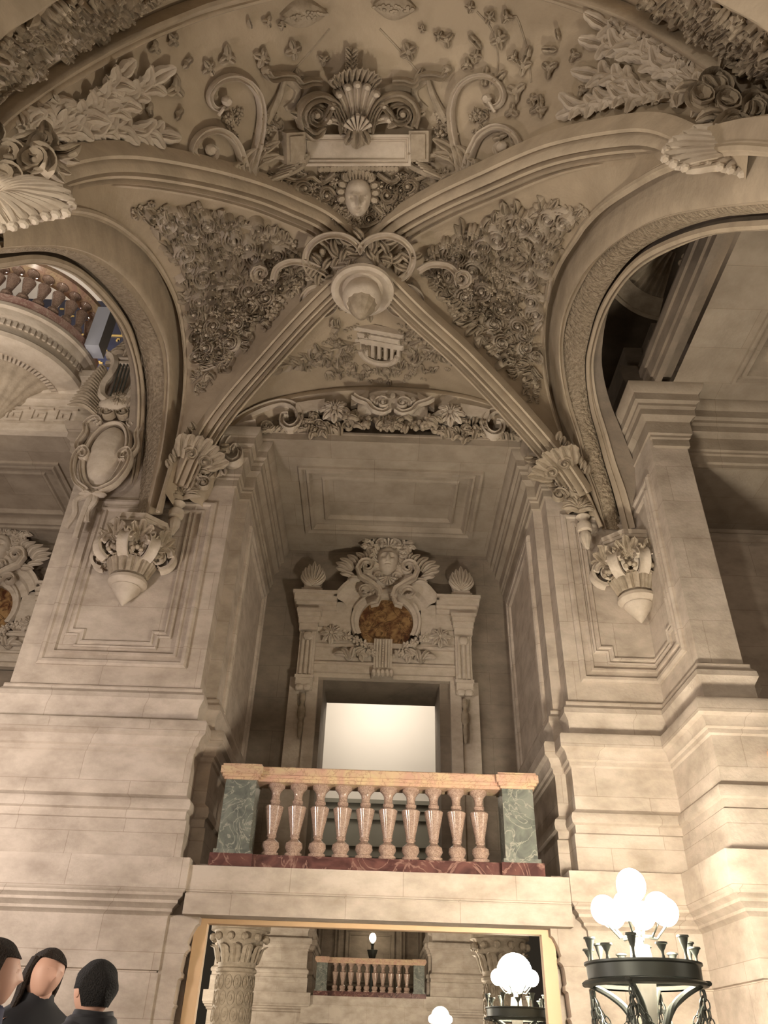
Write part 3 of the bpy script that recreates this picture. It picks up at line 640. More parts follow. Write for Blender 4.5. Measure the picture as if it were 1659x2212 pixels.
# ---------------------------------------------------------------- candelabrum
def candelabrum(label):
    C = Vector((2.15, 7.0, 0)); t = thing('candelabrum', label, 'candelabrum', (2.15, 7.0, -1.45), 'bronze candelabra of the hall')
    O = lambda z: (C.x, C.y, z)
    mb = MB(); mb.lathe([(.0, -1.45), (.34, -1.45), (.34, -1.3), (.26, -1.25), (.2, -1.1), (.12, -1.0), (.16, -.9), (.10, -.8), (.075, -.6), (.07, .0), (.085, .05), (.10, .08), (.085, .12), (.11, .15), (.115, .19), (.09, .21), (.06, .24), (.0, .24)], O(0), n=24, sc_=lambda k, n, z: 1.06 if (k % 2 and z < .1) else 1)
    mb.build('shaft', M_BRZ, t)
    mb = MB(); mb.lathe([(.40, .56), (.43, .57), (.435, .66), (.45, .67), (.45, .685), (.39, .685), (.39, .58)], O(0), n=48)
    mb.lathe([(.40, .52), (.47, .53), (.48, .545), (.46, .56), (.38, .555), (.38, .53)], O(0), n=48)
    r = mb.build('ring', M_BRZ, t)
    for k in range(4):
        a = PI/4+k*PI/2+.25; d = Vector((math.cos(a), math.sin(a), 0)); mb = MB()
        P = catmull([C+d*.06+Vector((0, 0, .12)), C+d*.10+Vector((0, 0, .25)), C+d*.17+Vector((0, 0, .38)), C+d*.28+Vector((0, 0, .47)), C+d*.42+Vector((0, 0, .54))], 6)
        mb.tube(P, lambda t_: .032-.008*t_, 8); mb.blob(C+d*.47+Vector((0, 0, .545)), (.03, .03, .02)); mb.build('arm', M_BRZ, t)
        # pendant torch at the end of each arm
        mb = MB(); e = C+d*.42
        mb.lathe([(.0, -.26), (.012, -.25), (.03, .02), (.045, .06), (.05, .08), (.03, .09), (.035, .12), (.02, .14), (.02, .17), (.0, .18)], (e.x, e.y, 0), n=12); mb.build('pendant_torch', M_BRZ, t)
        mb = MB()
        for s in range(3):
            b = 2*PI*s/3; f = Vector((math.cos(b), math.sin(b), 0))*.04
            for q in range(6):
                z = .17+q*.06; ctr = e+f*(1-q/7)+Vector((0, 0, z)); ax = Vector((0, 0, 1)); si = f.cross(ax).normalized() if q % 2 else f.normalized()
                mb.tube([ctr+ax*(.036*math.cos(w_))+si*(.018*math.sin(w_)) for w_ in [2*PI*j/10 for j in range(11)]], .0055, 5)
        mb.build('suspension_chain', M_BRZ, t)
    for k in range(4):
        a0 = PI/4+k*PI/2+.25; a1 = a0+PI/2
        for dr, sag in ((0, .22), (.0, .13)):
            mb = MB(); p0 = C+Vector((math.cos(a0), math.sin(a0), 0))*.42+Vector((0, 0, .46)); p1 = C+Vector((math.cos(a1), math.sin(a1), 0))*.42+Vector((0, 0, .46))
            N = 15; P = []
            for j in range(N+1):
                s = j/N; q = p0.lerp(p1, s); q = q+Vector((0, 0, -4*(sag+.14)*s*(1-s))); P.append(q)
            for j in range(N):
                a, b = P[j], P[j+1]; m_ = (a+b)/2; T = (b-a).normalized(); S = Vector((0, 0, 1)).cross(T).normalized() if j % 2 else T.cross(Vector((0, 0, 1)).cross(T)).normalized()
                mb.tube([m_+T*((b-a).length*.62*math.cos(w_))+S*(.019*math.sin(w_)) for w_ in [2*PI*i/10 for i in range(11)]], .005, 5)
            mb.build('chain', M_BRZ, t)
    for k in range(12):
        a = 2*PI*k/12+.1; big = k % 2 == 0; e = C+Vector((math.cos(a), math.sin(a), 0))*.41; h = .12 if big else .06
        mb = MB(); mb.lathe([(.0, .68), (.014, .685), (.012, .70), (.009, .71), (.012, .715+h*.3), (.024, .715+h*.6), (.036, .715+h), (.046, .72+h), (.044, .732+h), (.0, .732+h)], (e.x, e.y, 0), n=12)
        c_ = mb.build('candle_cup', M_BRZ, t)
    mb = MB(); mb.lathe([(.0, .2), (.055, .3), (.09, .6), (.09, .68), (.075, .80), (.078, .81), (.03, .82), (.035, .88), (.05, .89), (.015, .92), (.012, 1.0), (.04, 1.01), (.06, 1.03), (.02, 1.04), (.02, 1.12), (.06, 1.14), (0, 1.14)], O(0), n=16); mb.build('centre_stem', M_WHT, t)
    for k in range(6):
        a = 2*PI*k/6; e = C+Vector((math.cos(a), math.sin(a), 0))*.25
        mb = MB(); mb.blob((e.x, e.y, 1.06), (.105, .105, .11), n=16, m=12); mb.build('lamp_globe', M_GLOW, t)
        mb = MB(); mb.tube([C+Vector((0, 0, .88)), e.lerp(C, .4)+Vector((0, 0, .86)), e+Vector((0, 0, .97))], .01, 6); mb.build('globe_arm', M_BRZ, t)
    mb = MB(); mb.blob((C.x, C.y, 1.25), (.12, .12, .13), n=16, m=12); mb.build('lamp_globe', M_GLOW, t)
    return t
cd = candelabrum('bronze ring candelabrum hung with chains before the bright right pier')
c2 = dup(cd); c2.location = Vector((2.15, -7.0, -1.45+H)); c2['label'] = 'lit candelabrum across the hall, seen only as a glare low in the mirror'

# ---------------------------------------------------------------- opposite side of the hall (seen in the mirror)
mb = MB(); R180 = lambda P: [(-x, -y) for x, y in P]
for nm, pl_ in (('wall_front', [(5.4, -15.0), (5.4, -11.55), (5.0, -11.55), (2.3, -11.55), (2.3, -11.9), (2.2, -11.9), (2.2, -15.0)]), ('wall_front', [(-2.15, -15.0), (-2.15, -11.9), (-2.3, -11.9), (-2.3, -11.55), (-5.0, -11.55), (-5.4, -11.55), (-5.4, -15.0)])):
    mb = MB(); plan_sweep(mb, pl_, [(0, 8.5)]+clip_profile()); struct(mb.build(nm, M_WALL, smooth=30))
mb = MB(); mb.add([(-6, -14.95, -1.45), (6, -14.95, -1.45), (6, -14.95, 9), (-6, -14.95, 9)], [(0, 1, 2, 3)]); struct(mb.build('wall_front', M_RECESS))
mb = MB(); mb.box(-2.3, 2.3, -14.95, -11.35, 1.66, 1.8); struct(mb.build('floor', M_FLOOR))
mb = MB(); mb.box(-2.3, 2.3, -11.41, -11.31, 1.0, 1.8); mb.box(-2.3, 2.3, -11.45, -11.41, -1.45, 1.66)
struct(mb.build('wall_front', M_WALL))
mb = MB(); fo = lambda u, v, h: Vector((-u, -14.93+h, v))
panel(mb, fo, [(-1.0, 2.3), (1.0, 2.3), (1.0, 4.3), (-1.0, 4.3)], BOL); panel(mb, fo, [(-2.1, 2.3), (-1.2, 2.3), (-1.2, 6.0), (-2.1, 6.0)], BOL); panel(mb, fo, [(1.2, 2.3), (2.1, 2.3), (2.1, 6.0), (1.2, 6.0)], BOL)
struct(mb.build('trim_21', M_DARK, smooth=30))
mb = MB(); mb.box(-1.7, 1.7, -11.37, -11.27, -1.3, .95); ob = tag(mb.build('reddish_panel', M_RED, smooth=0), 'dark reddish marble panel below the reflected balustrade', 'wall panel')
tl = thing('torchere', 'small lit torchere standing behind the balustrade reflected in the mirror', 'lamp', (.1, -14.0, 1.8))
mb = MB(); mb.lathe([(0, 1.8), (.2, 1.8), (.18, 1.9), (.07, 2.0), (.05, 3.1), (.11, 3.2), (.19, 3.45), (.21, 3.5), (.06, 3.52), (.05, 3.66), (.09, 3.72), (0, 3.74)], (.1, -14.0, 0), n=16); mb.build('stand', M_BRZ, tl)
mb = MB(); mb.blob((.1, -14.0, 3.92), (.13, .13, .17), n=14, m=10); mb.build('lamp_globe', M_GLOW, tl)
def column(x, y, label):
    t = thing('carved_column', label, 'column', (x, y, -1.45))
    mb = MB(); mb.lathe([(.0, -1.45), (.8, -1.45), (.8, -1.2), (.72, -1.15), (.74, -1.0), (.56, -.95), (.52, 1.9), (.57, 1.93), (.57, 2.0), (.52, 2.04), (.52, 2.1)], (x, y, 0), n=40, sc_=lambda k, n, z: 1); mb.build('shaft', M_CARVE, t)
    mb = MB()
    for r in range(7):
        for k in range(14):
            a = 2*PI*(k+.5*(r % 2))/14; d = Vector((math.cos(a), math.sin(a), 0)); F = Fr(Vector((x, y, 0))+d*.525+Vector((0, 0, -.6+r*.38)), Vector((-d.y, d.x, 0)), (0, 0, 1), d)
            mb.tube([F.p(.1*math.sin(w_), .17*math.cos(w_), .01) for w_ in [2*PI*j/12 for j in range(13)]], .014, 5); mb.blob(F.O, (.05, .09, .03), F, 6, 4)
    mb.build('shaft_ornament', M_CARVE, t)
    mb = MB(); mb.lathe([(.52, 2.08), (.55, 2.2), (.62, 2.6), (.74, 2.9), (.76, 2.95), (.85, 2.96), (.85, 3.12), (.9, 3.14), (.9, 3.3), (0, 3.3)], (x, y, 0), n=32)
    for k in range(12):
        a = 2*PI*k/12; d = Vector((math.cos(a), math.sin(a), 0)); F = Fr(Vector((x, y, 0))+d*.56+Vector((0, 0, 2.15)), Vector((-d.y, d.x, 0)), (0, 0, 1), d)
        leaf(mb, [F.p(0, 0, 0), F.p(0, .2, .05), F.p(0, .38, .14), F.p(0, .42, .27)], [d]*4, .15, .05, 3)
        mb.blob(F.p(.17, .62, .2), (.11, .11, .1), F, 8, 5)
    mb.build('capital', M_CARVE, t); return t
column(3.75, -5.2, 'carved column with foliate capital, mirrored at the left edge of the mirror')
column(-3.75, -5.2, 'carved column behind the globe glare, mirrored at the right edge of the mirror')
column(-4.3, 3.6, 'carved column carrying the left springing of the near arch, outside the left edge')
column(3.9, 3.2, 'carved column carrying the right springing of the near arch, outside the right edge')
for x0, x1, y0, y1 in ((3.38, 4.8, 2.4, 3.85), (-5.2, -4.0, 2.8, 4.3)):      # pier blocks over the near columns
    mb = MB(); mb.box(x0, x1, y0, y1, 3.3, 6.75); mb.box(x0-.05, x1+.05, y0-.05, y1+.05, 6.75, 6.9); struct(mb.build('wall_left' if x0 < 0 else 'wall_right', M_RIB, smooth=0))
# closing vault over the hall behind the camera
mb = MB(); rows = []
for i in range(13):
    y = 2.7-i*1.1; rows.append([Vector((9*math.cos(PI*k/16), y, 6.5+4.8*math.sin(PI*k/16))) for k in range(17)])
mb.grid(rows); struct(mb.build('ceiling', M_DARK, smooth=60))
mb = MB(); mb.add([(-13, -15.2, -1.45), (-13, 14, -1.45), (-13, 14, 13), (-13, -15.2, 13)], [(0, 1, 2, 3)]); struct(mb.build('wall_left', M_DARK))
mb = MB(); mb.add([(13, -15.2, -1.45), (13, 14, -1.45), (13, 14, 13), (13, -15.2, 13)], [(0, 1, 2, 3)]); struct(mb.build('wall_right', M_DARK))

# ---------------------------------------------------------------- carved door surround at the back of the recess
def door_surround():
    t = thing('door_surround', 'carved stone door surround with a mask and a reddish oculus at the back of the recess', 'door surround', (.1, 13.4, 1.8))
    Y = 13.42; F = front(.1, 0, Y); cx = .1
    # architrave
    mb = MB(); fm = lambda u, v, h: Vector((u, Y-h, v))
    for x0, x1, h in ((-1.62, -1.30, .08), (-1.30, -1.10, .14), (1.30, 1.50, .14), (1.50, 1.82, .08)): mb.box(x0, x1, Y-h, Y+.05, 1.8, 5.7)
    for z0, z1, h in ((5.70, 5.78, .10), (5.78, 5.93, .16), (5.93, 5.97, .2), (5.97, 6.28, .12), (6.28, 6.34, .18), (6.34, 6.40, .14)): mb.box(-1.30, 1.50, Y-h, Y+.05, z0, z1)
    mb.build('architrave', M_CARVL, t, smooth=0)
    # entablature ends, with raking arch between
    for s in (-1, 1):
        mb = MB(); a = lambda u0, u1, z0, z1, h: mb.box(cx+min(s*u0, s*u1), cx+max(s*u0, s*u1), Y-h, Y+.02, z0, z1)
        for z0, z1, h, e in ((6.40, 6.56, .18, 0), (6.56, 6.66, .22, 0), (6.66, 6.74, .26, .02), (6.98, 7.06, .30, .06), (7.06, 7.12, .36, .10), (7.12, 7.26, .42, .14), (7.26, 7.32, .46, .17)): a(.95, 1.62+e, z0, z1, h)
        a(.95, 1.56, 6.74, 6.98, .24)
        mb.build('entablature', M_CARVL, t, smooth=0)
        # console column: capital block, fluted shaft, drop
        mb = MB(); x = cx+s*1.45
        for z0, z1, w_, h in ((6.86, 6.93, .23, .46), (6.78, 6.86, .21, .42), (6.66, 6.78, .19, .38), (6.54, 6.66, .17, .34)): mb.box(x-w_, x+w_, Y-h, Y, z0, z1)
        for k in range(8): mb.box(x-.2+k*.052, x-.17+k*.052, Y-.47, Y-.4, 6.87, 6.92)
        for k in range(-1, 2): mb.tube([Vector((x+k*.085, Y-.26, z)) for z in (5.68, 5.9, 6.2, 6.52)], .035, 8)
        mb.box(x-.15, x+.15, Y-.25, Y, 5.66, 6.54)
        mb.box(x-.17, x+.17, Y-.3, Y, 5.60, 5.66); mb.box(x-.15, x+.15, Y-.28, Y, 5.42, 5.60)
        mb.blob((x-.07, Y-.27, 5.42), (.09, .06, .07)); mb.blob((x+.07, Y-.27, 5.42), (.09, .06, .07)); mb.blob((x, Y-.3, 6.42), (.1, .06, .09))
        mb.build('console', M_CARVL, t, smooth=30)
        mb = MB(); G = front(x, 5.36, Y-.1)
        mb.tube([G.p(-.1, 0), G.p(-.08, -.2), G.p(0, -.3)], .012, 6); mb.tube([G.p(.1, 0), G.p(.08, -.2), G.p(0, -.3)], .012, 6)
        mb.lathe([(0, 0), (.04, .02), (.055, .12), (.03, .2), (.07, .3), (.075, .42), (.035, .5), (.05, .58), (.03, .8), (0, .84)], G.p(0, 0, .06), (0, 0, -1), n=12); mb.build('tassel_drop', M_CARVE, t)
        # antefix on the cornice
        mb = MB(); G = front(cx+s*1.45, 7.34, Y-.22); mb.fbox(G, -.2, .2, 0, .09, -.12, .12); mb.fbox(G, -.16, .16, .09, .14, -.1, .1)
        for k in range(9):
            a_ = (k-4)*.21; L = .56-.055*abs(k-4); Q = G.sub(0, .16, .03, -a_)
            leaf(mb, [Q.p(0, 0), Q.p(.03*(k-4)*.3, L*.55, .06), Q.p(-.01*(k-4), L, .03)], [G.N]*3, .055, .06, 1, n=8)
        mb.blob(G.p(0, .36, .07), (.045, .12, .05), G); mb.blob(G.p(0, .33, -.06), (.19, .28, .05), G, 14, 8)
        mb.build('antefix', M_CARVL, t)
        # rosette and swag over the lintel
        mb = MB(); G = front(cx+s*1.02, 6.50, Y-.2)
        rosette(mb, G, .2, .09)
        for k in range(9):
            u = -s*(.25+k*.075); q = front(cx+s*1.02+u, 6.50-.035*k-(.1 if k > 5 else 0), Y-.2); (flower if k % 2 else berries)(mb, q, .085, *((5, .07) if k % 2 else (9, random.Random(k), .03)))
        for k in range(7):
            aa = k*.9; q = front(cx+s*(.75-.06*k), 6.1-.03*(k % 3)+.02*k, Y-.2)
            leaf(mb, [q.p(0, 0), q.p(.09*math.cos(aa)*s, .09*math.sin(aa), .07), q.p(.2*math.cos(aa)*s, .18*math.sin(aa), .03)], [q.N]*3, .05, .05, 3, n=8)
        spw(mb, front(cx+s*.42, 6.22, Y-.16), .15, s, .03, .07); spw(mb, front(cx+s*.66, 6.08, Y-.16), .1, -s, .025, .06)
        mb.build('rosette_swag', M_CARVL, t)
        # scroll bracket under the mask
        mb = MB(); G = front(cx, 0, Y-.38)
        P = [(.66, 7.75), (.74, 7.98), (.62, 8.12), (.46, 8.05), (.42, 7.9), (.54, 7.84)]
        sp = [(s*.40+.15*math.cos(a_)*(1-.1*a_)*s, 7.86+.15*math.sin(a_)*(1-.1*a_)) for a_ in [.3*k for k in range(26)]]
        pa = [(s*.12, 7.22), (s*.16, 7.36), (s*.34, 7.5), (s*.52, 7.62), (s*.58, 7.8)]+sp
        mb.sweep([G.p(u, v, .1*(1-i/40)) for i, (u, v) in enumerate(pa)], [G.N]*len(pa), lambda t_: [(a_, b_) for a_, b_ in CH(.055*(1-.5*t_), .10)])
        pb = [(s*.30, 7.02), (s*.18, 7.05), (s*.13, 7.18), (s*.2, 7.36)]+[(s*(.42-.14*math.cos(a_)*(1-.1*a_)), 7.30+.14*math.sin(a_)*(1-.1*a_)) for a_ in [.3*k for k in range(20)]]
        mb.sweep([G.p(u, v, .06) for u, v in pb], [G.N]*len(pb), lambda t_: CH(.04*(1-.5*t_), .09))
        pc = [(s*.58, 7.62), (s*.70, 7.8), (s*.72, 8.0), (s*.60, 8.2)]
        for k in range(10):
            a_ = .2+k*.28; q = front(cx+s*(.55+.18*math.sin(k*.6)), 7.62+k*.06, Y-.36)
            leaf(mb, [q.p(0, 0), q.p(s*.12*math.cos(a_-.6), .12*math.sin(a_-.3), .08), q.p(s*.30*math.cos(a_-.9), .26*math.sin(a_-.2), .02)], [q.N]*3, .06, .06, 3, n=8)
        mb.build('scroll_bracket', M_CARVL, t)
    # raking arch over the oculus
    mb = MB(); arcs = []
    prof = [(.52, .05), (.52, .20), (.60, .22), (.62, .28), (.66, .28), (.68, .2), (.80, .22), (.86, .32), (.98, .36), (1.02, .42), (1.08, .42), (1.1, .05)]
    rows = []
    for k in range(29):
        a_ = -.5+(PI+1.0)*k/28; c, q = math.cos(a_), math.sin(a_)
        rows.append([Vector((cx+r*c*(1 if r < .7 else 1.02), Y-h, 6.82+r*q*(1 if r < .7 else .98))) for r, h in prof])
    sel = rows; mb.grid([r[:6] for r in rows]); mb.grid([r[5:] for r in rows[6:-6]])
    for s in (-1, 1): mb.box(cx+min(s*.66, s*1.0), cx+max(s*.66, s*1.0), Y-.22, Y, 6.4, 7.2)
    mb.build('raised_arch', M_CARVL, t, smooth=24)
    mb = MB(); mb.lathe([(0, 0), (.53, 0), (.53, .03)], (cx, Y-.1, 6.82), (0, 1, 0), n=40); d = mb.build('oculus', M_ORB, t); d['label'] = 'round reddish brown breccia oculus'
    # mask
    mb = MB(); G = front(cx, 8.02, Y-.42); face(mb, G, .21, .30, .24); mb.build('mask', M_CARVL, t)
    mb = MB(); mb.blob(G.p(0, .05, -.1), (.34, .45, .14), G, 16, 8)
    for k in range(15):
        a_ = -.6+(PI+1.2)*k/14; q = G.sub(.29*math.cos(a_), .1+.36*math.sin(a_), 0, a_-PI/2); mb.blob(q.O, (.07, .09, .09), q, 8, 5); mb.tube([q.p(-.04, -.06, .05), q.p(.03, 0, .1), q.p(-.02, .07, .06)], .02, 6)
    shell(mb, G.sub(0, .26, .05), .2, 5, 1.6, .05); mb.build('hair', M_CARVL, t)
    mb = MB()
    for k in range(13):
        a_ = .1+(PI-.2)*k/12; q = G.sub(.40*math.cos(a_), .28+.42*math.sin(a_), .0); flower(mb, q, .11, 6, .07, k)
        leaf(mb, [q.p(0, 0), q.p(.06*math.cos(a_), .06*math.sin(a_), .05), q.p(.16*math.cos(a_), .16*math.sin(a_), 0)], [q.N]*3, .05, .05, 3, n=7)
    for s in (-1, 1): spw(mb, G.sub(s*.12, .36, .06), .11, s, .03, .08)
    mb.build('flower_crown', M_CARVL, t)
    mb = MB(); shell(mb, G.sub(0, -.36, .02, PI), .2, 7, 2.2, .06); spw(mb, G.sub(-.16, -.36, .02), .09, -1, .025, .06); spw(mb, G.sub(.16, -.36, .02), .09, 1, .025, .06)
    mb.build('shell_pendant', M_CARVL, t)
    # tablet at the foot of the oculus
    mb = MB(); G = front(cx-.04, 0, Y-.2)
    for k in (-2, -1, 0, 1, 2): mb.tube([G.p(k*.055, 6.42, .04), G.p(k*.055, 6.2, .05), G.p(k*.055, 5.86, .04)], .026, 8)
    for k in range(10): mb.blob(G.p(0, 6.38-k*.05, .08), .02, G, 6, 4)
    mb.fbox(G, -.17, .17, 5.8, 6.45, -.1, .03)
    for k in range(5): mb.blob(G.p(-.16+k*.08, 5.76, .05), (.05, .08, .07), G)
    mb.fbox(G, -.2, .2, 5.7, 5.8, -.1, .04); mb.build('keystone_tablet', M_CARVL, t)
    return t
def spw(mb, G, r, s, W, h, turns=1.4):
    n = 22; P = []
    for i in range(n):
        u = i/(n-1); a_ = 2*PI*turns*u; q = r*(1-.8*u**.8); P.append(G.p(s*q*math.cos(a_), q*math.sin(a_), 0))
    mb.sweep(P, [G.N]*n, lambda t: [(a*(1-.5*t), b) for a, b in CH(W, h)]); mb.blob(G.p(0, 0, h*.5), (W, W, h*.7), G)
ds = door_surround()
d2 = dup(ds); d2.location.x -= 7.65; d2['label'] = 'carved door surround half hidden in the neighbouring bay at the left edge'
# ---------------------------------------------------------------- carvings of the vault
MX = 768.5
def mir_(pts, s): return pts if s < 0 else [(2*MX-x, y) for x, y in pts]
def mp_(p, s): return p if s < 0 else (2*MX-p[0], p[1])
# great cartouche on the front web
def cartouche():
    O, _ = hit(770, 360, 'F'); t = thing('ceiling_cartouche', 'large carved cartouche with blank name plate, scrolls and mask high on the vault', 'cartouche', O)
    F = hfr(770, 322, 'F', 0, .0)
    D = .22
    mb = MB(); o_ = hit(770, 318, 'F', D)[0]; nn = (-ray(770, 318).normalized()*.8+hit(770, 318)[1]*.2).normalized(); u_ = (RGT-nn*RGT.dot(nn)).normalized(); G = Fr(o_, u_, nn.cross(u_), nn); sx = sy = ray(770, 318).normalized().dot(FWD)*o_.length/FPX/1.0
    pp = [(-119*sx, 32*sy), (119*sx, 32*sy), (117*sx, -30*sy), (-117*sx, -30*sy)][::-1]
    fm = lambda u, v, h: G.p(u, v, h)
    def outl(z): return [G.p(u, v, z) for u, v in pp]
    mb.loft([outl(-.4), outl(.0)], False)
    panel(mb, fm, [(a, b) for a, b in pp], [(0, 0), (0, .03), (.035, .03), (.045, .0), (.06, .0), (.07, .015), (.08, .015), (.09, -.015)])
    q = offset_poly(pp, .09); mb.add([G.p(u, v, -.015) for u, v in q], [(0, 1, 2, 3)])
    mb.build('name_plate', M_CARVL, t, smooth=0)
    for s in (-1, 1):
        mb = MB(); Q = hfr(*mp_((622, 315), s), 'F', 0, .1)
        mb.fbox(Q, -.14, .14, -.18, .2, -.1, .12); mb.fbox(Q, -.1, .1, -.14, .16, .12, .15)
        for k in range(7): mb.tube([hfr(*mp_((570+k*9, 392-k*8), s)).p(0, .02, .1), hfr(*mp_((606+k*7, 368-k*7), s)).p(0, 0, .22)], .022, 6)
        P, N_ = drape(mir_([(540, 375), (575, 385), (640, 360), (660, 330)], s), 'F', .08); mb.tube(P, .045, 8)
        P, N_ = drape(mir_([(555, 345), (590, 335), (620, 345)], s), 'F', .12); mb.tube(P, .03, 8)
        mb.build('plate_bracket', M_CARVE, t)
        # C scroll framing the palmette
        mb = MB(); vol = lambda *a, **k: volute(mb, *a, **k)
        cx, cy = mp_((668, 238), s)
        volute(mb, cx, cy, 26, 0 if s < 0 else PI, 1.25, 1 if s < 0 else -1, .05, .16, lift=.12, pre=mir_([(745, 288), (738, 262), (722, 232), (700, 215), (672, 208)], s)[::1] if False else mir_([(738, 280), (730, 250), (712, 222)], s))
        band(mb, mir_([(640, 268), (634, 240), (646, 215), (675, 200), (705, 206), (728, 232), (738, 272)], s), .05, .17, lift=.12, n=26, taper=1)
        band(mb, mir_([(655, 262), (650, 240), (664, 222), (685, 222), (700, 238), (694, 262)], s), .04, .12, lift=.10, n=20)
        pleaf(mb, mp_((640, 268), s), mp_((700, 272), s), .07, .1, bend=.3, lift=.12); pleaf(mb, mp_((650, 250), s), mp_((612, 236), s), .05, .08, lift=.1, curl=.1)
        mb.build('side_scroll', M_CARVE, t)
        # tall outer volutes rising from one stem
        mb = MB()
        st = mir_([(528, 388), (536, 350), (548, 310), (556, 270), (558, 235), (550, 200), (530, 175), (502, 163), (474, 168), (454, 184), (444, 205), (450, 226), (466, 234), (480, 228), (484, 214)], s)
        band(mb, st, .052, .13, lift=.05, n=48, taper=.5); F1 = hfr(*mp_((478, 214), s)); mb.blob(F1.p(0, 0, .12), (.07, .06, .07), F1); mb.tube([F1.p(0, 0, .12), F1.p(-s*-.06, -.08, .14), F1.p(s*.1, -.16, .1)], .022, 6)
        mb.build('tall_volute', M_CARVL, t)
        mb = MB()
        st = mir_([(524, 388), (516, 350), (506, 318), (490, 294), (466, 280), (440, 282), (418, 298), (408, 322), (418, 342), (438, 348), (456, 338), (460, 322), (448, 314)], s)
        band(mb, st, .052, .12, lift=.05, n=44, taper=.5); F1 = hfr(*mp_((446, 322), s)); mb.blob(F1.p(0, 0, .08), (.08, .07, .06), F1)
        mb.build('low_volute', M_CARVL, t)
        mb = MB()
        for a, b, w_ in (((526, 390), (540, 318), .08), ((526, 392), (590, 330), .07), ((540, 386), (592, 300), .07), ((524, 390), (500, 350), .06), ((520, 392), (478, 372), .05), ((470, 372), (440, 352), .05), ((530, 392), (580, 402), .05), ((490, 374), (512, 350), .04)):
            pleaf(mb, mp_(a, s), mp_(b, s), w_, .09, lift=.04, bend=.2*s, curl=.12)
        fill(mb, mir_([(430, 345), (520, 370), (560, 400), (540, 410), (440, 372)], s), 12, 'F', 5, .7, .07)
        fill(mb, mir_([(478, 240), (520, 240), (515, 300), (488, 270)], s), 9, 'F', 9, .7, .06, 'bfl')
        mb.build('foot_leaves', M_CARVE, t)
        # broken crest, torch and garland
        mb = MB()
        band(mb, mir_([(566, 150), (578, 164), (602, 160), (628, 162), (642, 178), (664, 172), (690, 172)], s), .045, .14, lift=.04, n=26, taper=.9)
        F1 = hfr(*mp_((568, 148), s)); mb.blob(F1.p(0, 0, .08), (.07, .06, .06), F1)
        P, N_ = drape(mir_([(612, 168), (602, 200), (582, 240), (568, 262)], s), 'F', .05); mb.tube(P, lambda q: .035+.03*q, 8)
        band(mb, mir_([(610, 165), (640, 190), (636, 215), (615, 235)], s), .06, .06, lift=.0, flat=True)
        fill(mb, mir_([(560, 250), (590, 240), (600, 275), (560, 320), (548, 290)], s), 12, 'F', 11, .8, .1, 'fbl')
        mb.build('crest', M_CARVE, t)
        for k in range(1): pass
    mb = MB(); S = hfr(769, 288, 'F', 0, .16)
    for k in range(9):
        x, y = 769+math.sin((k-4)*.30)*76, 292-math.cos((k-4)*.30)*122
        P, N_ = drape([(769+(k-4)*5, 275), ((769+x)/2+(k-4)*2.2, (275+y)/2-6), (x, y)], 'F', .15, 10)
        P[-1] = P[-1]-N_[-1]*.08
        mb.sweep(P, N_, lambda t_: [(u*.058*(.3+.8*t_), v*.06) for u, v in ((-1, -1), (-1, .5), (-.5, 1.2), (-.2, .6), (.2, .6), (.5, 1.2), (1, .5), (1, -1))])
        F1 = hfr(x, y, 'F', 0, .15); mb.blob(F1.p(0, -.02, .05), (.06, .05, .07), F1)
    shell(mb, hfr(769, 278, 'F', 0, .26), .24, 7, 1.9, .06)
    d_ = mb.build('palmette', M_CARVL, t)
    mb = MB()
    for a, b, w_ in (((769, 270), (769, 312), .10), ((757, 272), (742, 302), .06), ((781, 272), (796, 302), .06)): pleaf(mb, a, b, w_, .10, lift=.26, lobes=3, curl=.03)
    mb.build('hanging_leaf', M_CARVE, t)
    mb = MB()
    for k in range(11):
        a = (k-5)*.24; x, y = 762+math.sin(a)*64, 172-math.cos(a)*36; pleaf(mb, (762+math.sin(a)*40, 184), (x, y-4), .055, .10, lift=.04, curl=.28)
    P, N_ = drape([(762, 160), (757, 130), (756, 98)], 'F', .04); mb.tube(P, lambda q: .06*math.sin(PI*(.25+.7*q)), 8)
    for k in range(10): pleaf(mb, (757+(-1)**k*2, 152-k*5), (757+(-1)**k*14, 142-k*5), .03, .06, lift=.06, curl=.05)
    mb.build('crown_of_leaves', M_CARVE, t)
    # rope edge under the plate and the mask
    mb = MB()
    for k in range(21): F1 = hfr(684+k*8.6, 356+abs(k-10)*.3, 'F', 0, .14); mb.blob(F1.O, (.05, .055, .05), F1, 7, 5)
    mb.build('bead_row', M_CARVE, t)
    mb = MB(); G = hfr(773, 422, 'F', 0, .10); face(mb, G, .19, .26, .24)
    mb.build('mask', M_CARVL, t)
    mb = MB()
    for k in range(12):
        a = -.3+(PI+.6)*k/11; q = G.sub(.24*math.cos(a), .06+.29*math.sin(a), 0, a-PI/2); mb.blob(q.O, (.06, .08, .09), q, 7, 5)
    for k in range(9): pleaf(mb, (745+k*7, 384), (742+k*7.6, 362-abs(k-4)*-1.5), .035, .06, lift=.12, curl=.05)
    for k in range(5): pleaf(mb, (757+k*8, 446), (755+k*9, 472-abs(k-2)*5), .04, .06, lift=.08)
    mb.build('hair', M_CARVE, t)
    for s in (-1, 1):
        mb = MB()
        volute(mb, *mp_((648, 402), s), 24, PI/2, 1.3, -s, .035, .1, lift=.05, sq=.8); volute(mb, *mp_((700, 418), s), 20, 0, 1.3, s, .03, .09, lift=.05)
        band(mb, mir_([(722, 372), (690, 392), (668, 380), (640, 388), (600, 380), (560, 392)], s), .035, .08, lift=.04)
        band(mb, mir_([(730, 440), (712, 462), (735, 482), (765, 488)], s), .035, .08, lift=.04)
        fill(mb, mir_([(560, 380), (650, 370), (735, 378), (742, 450), (772, 488), (768, 496), (700, 470), (640, 436), (600, 410)], s), 46, 'F', 21, .8, .09)
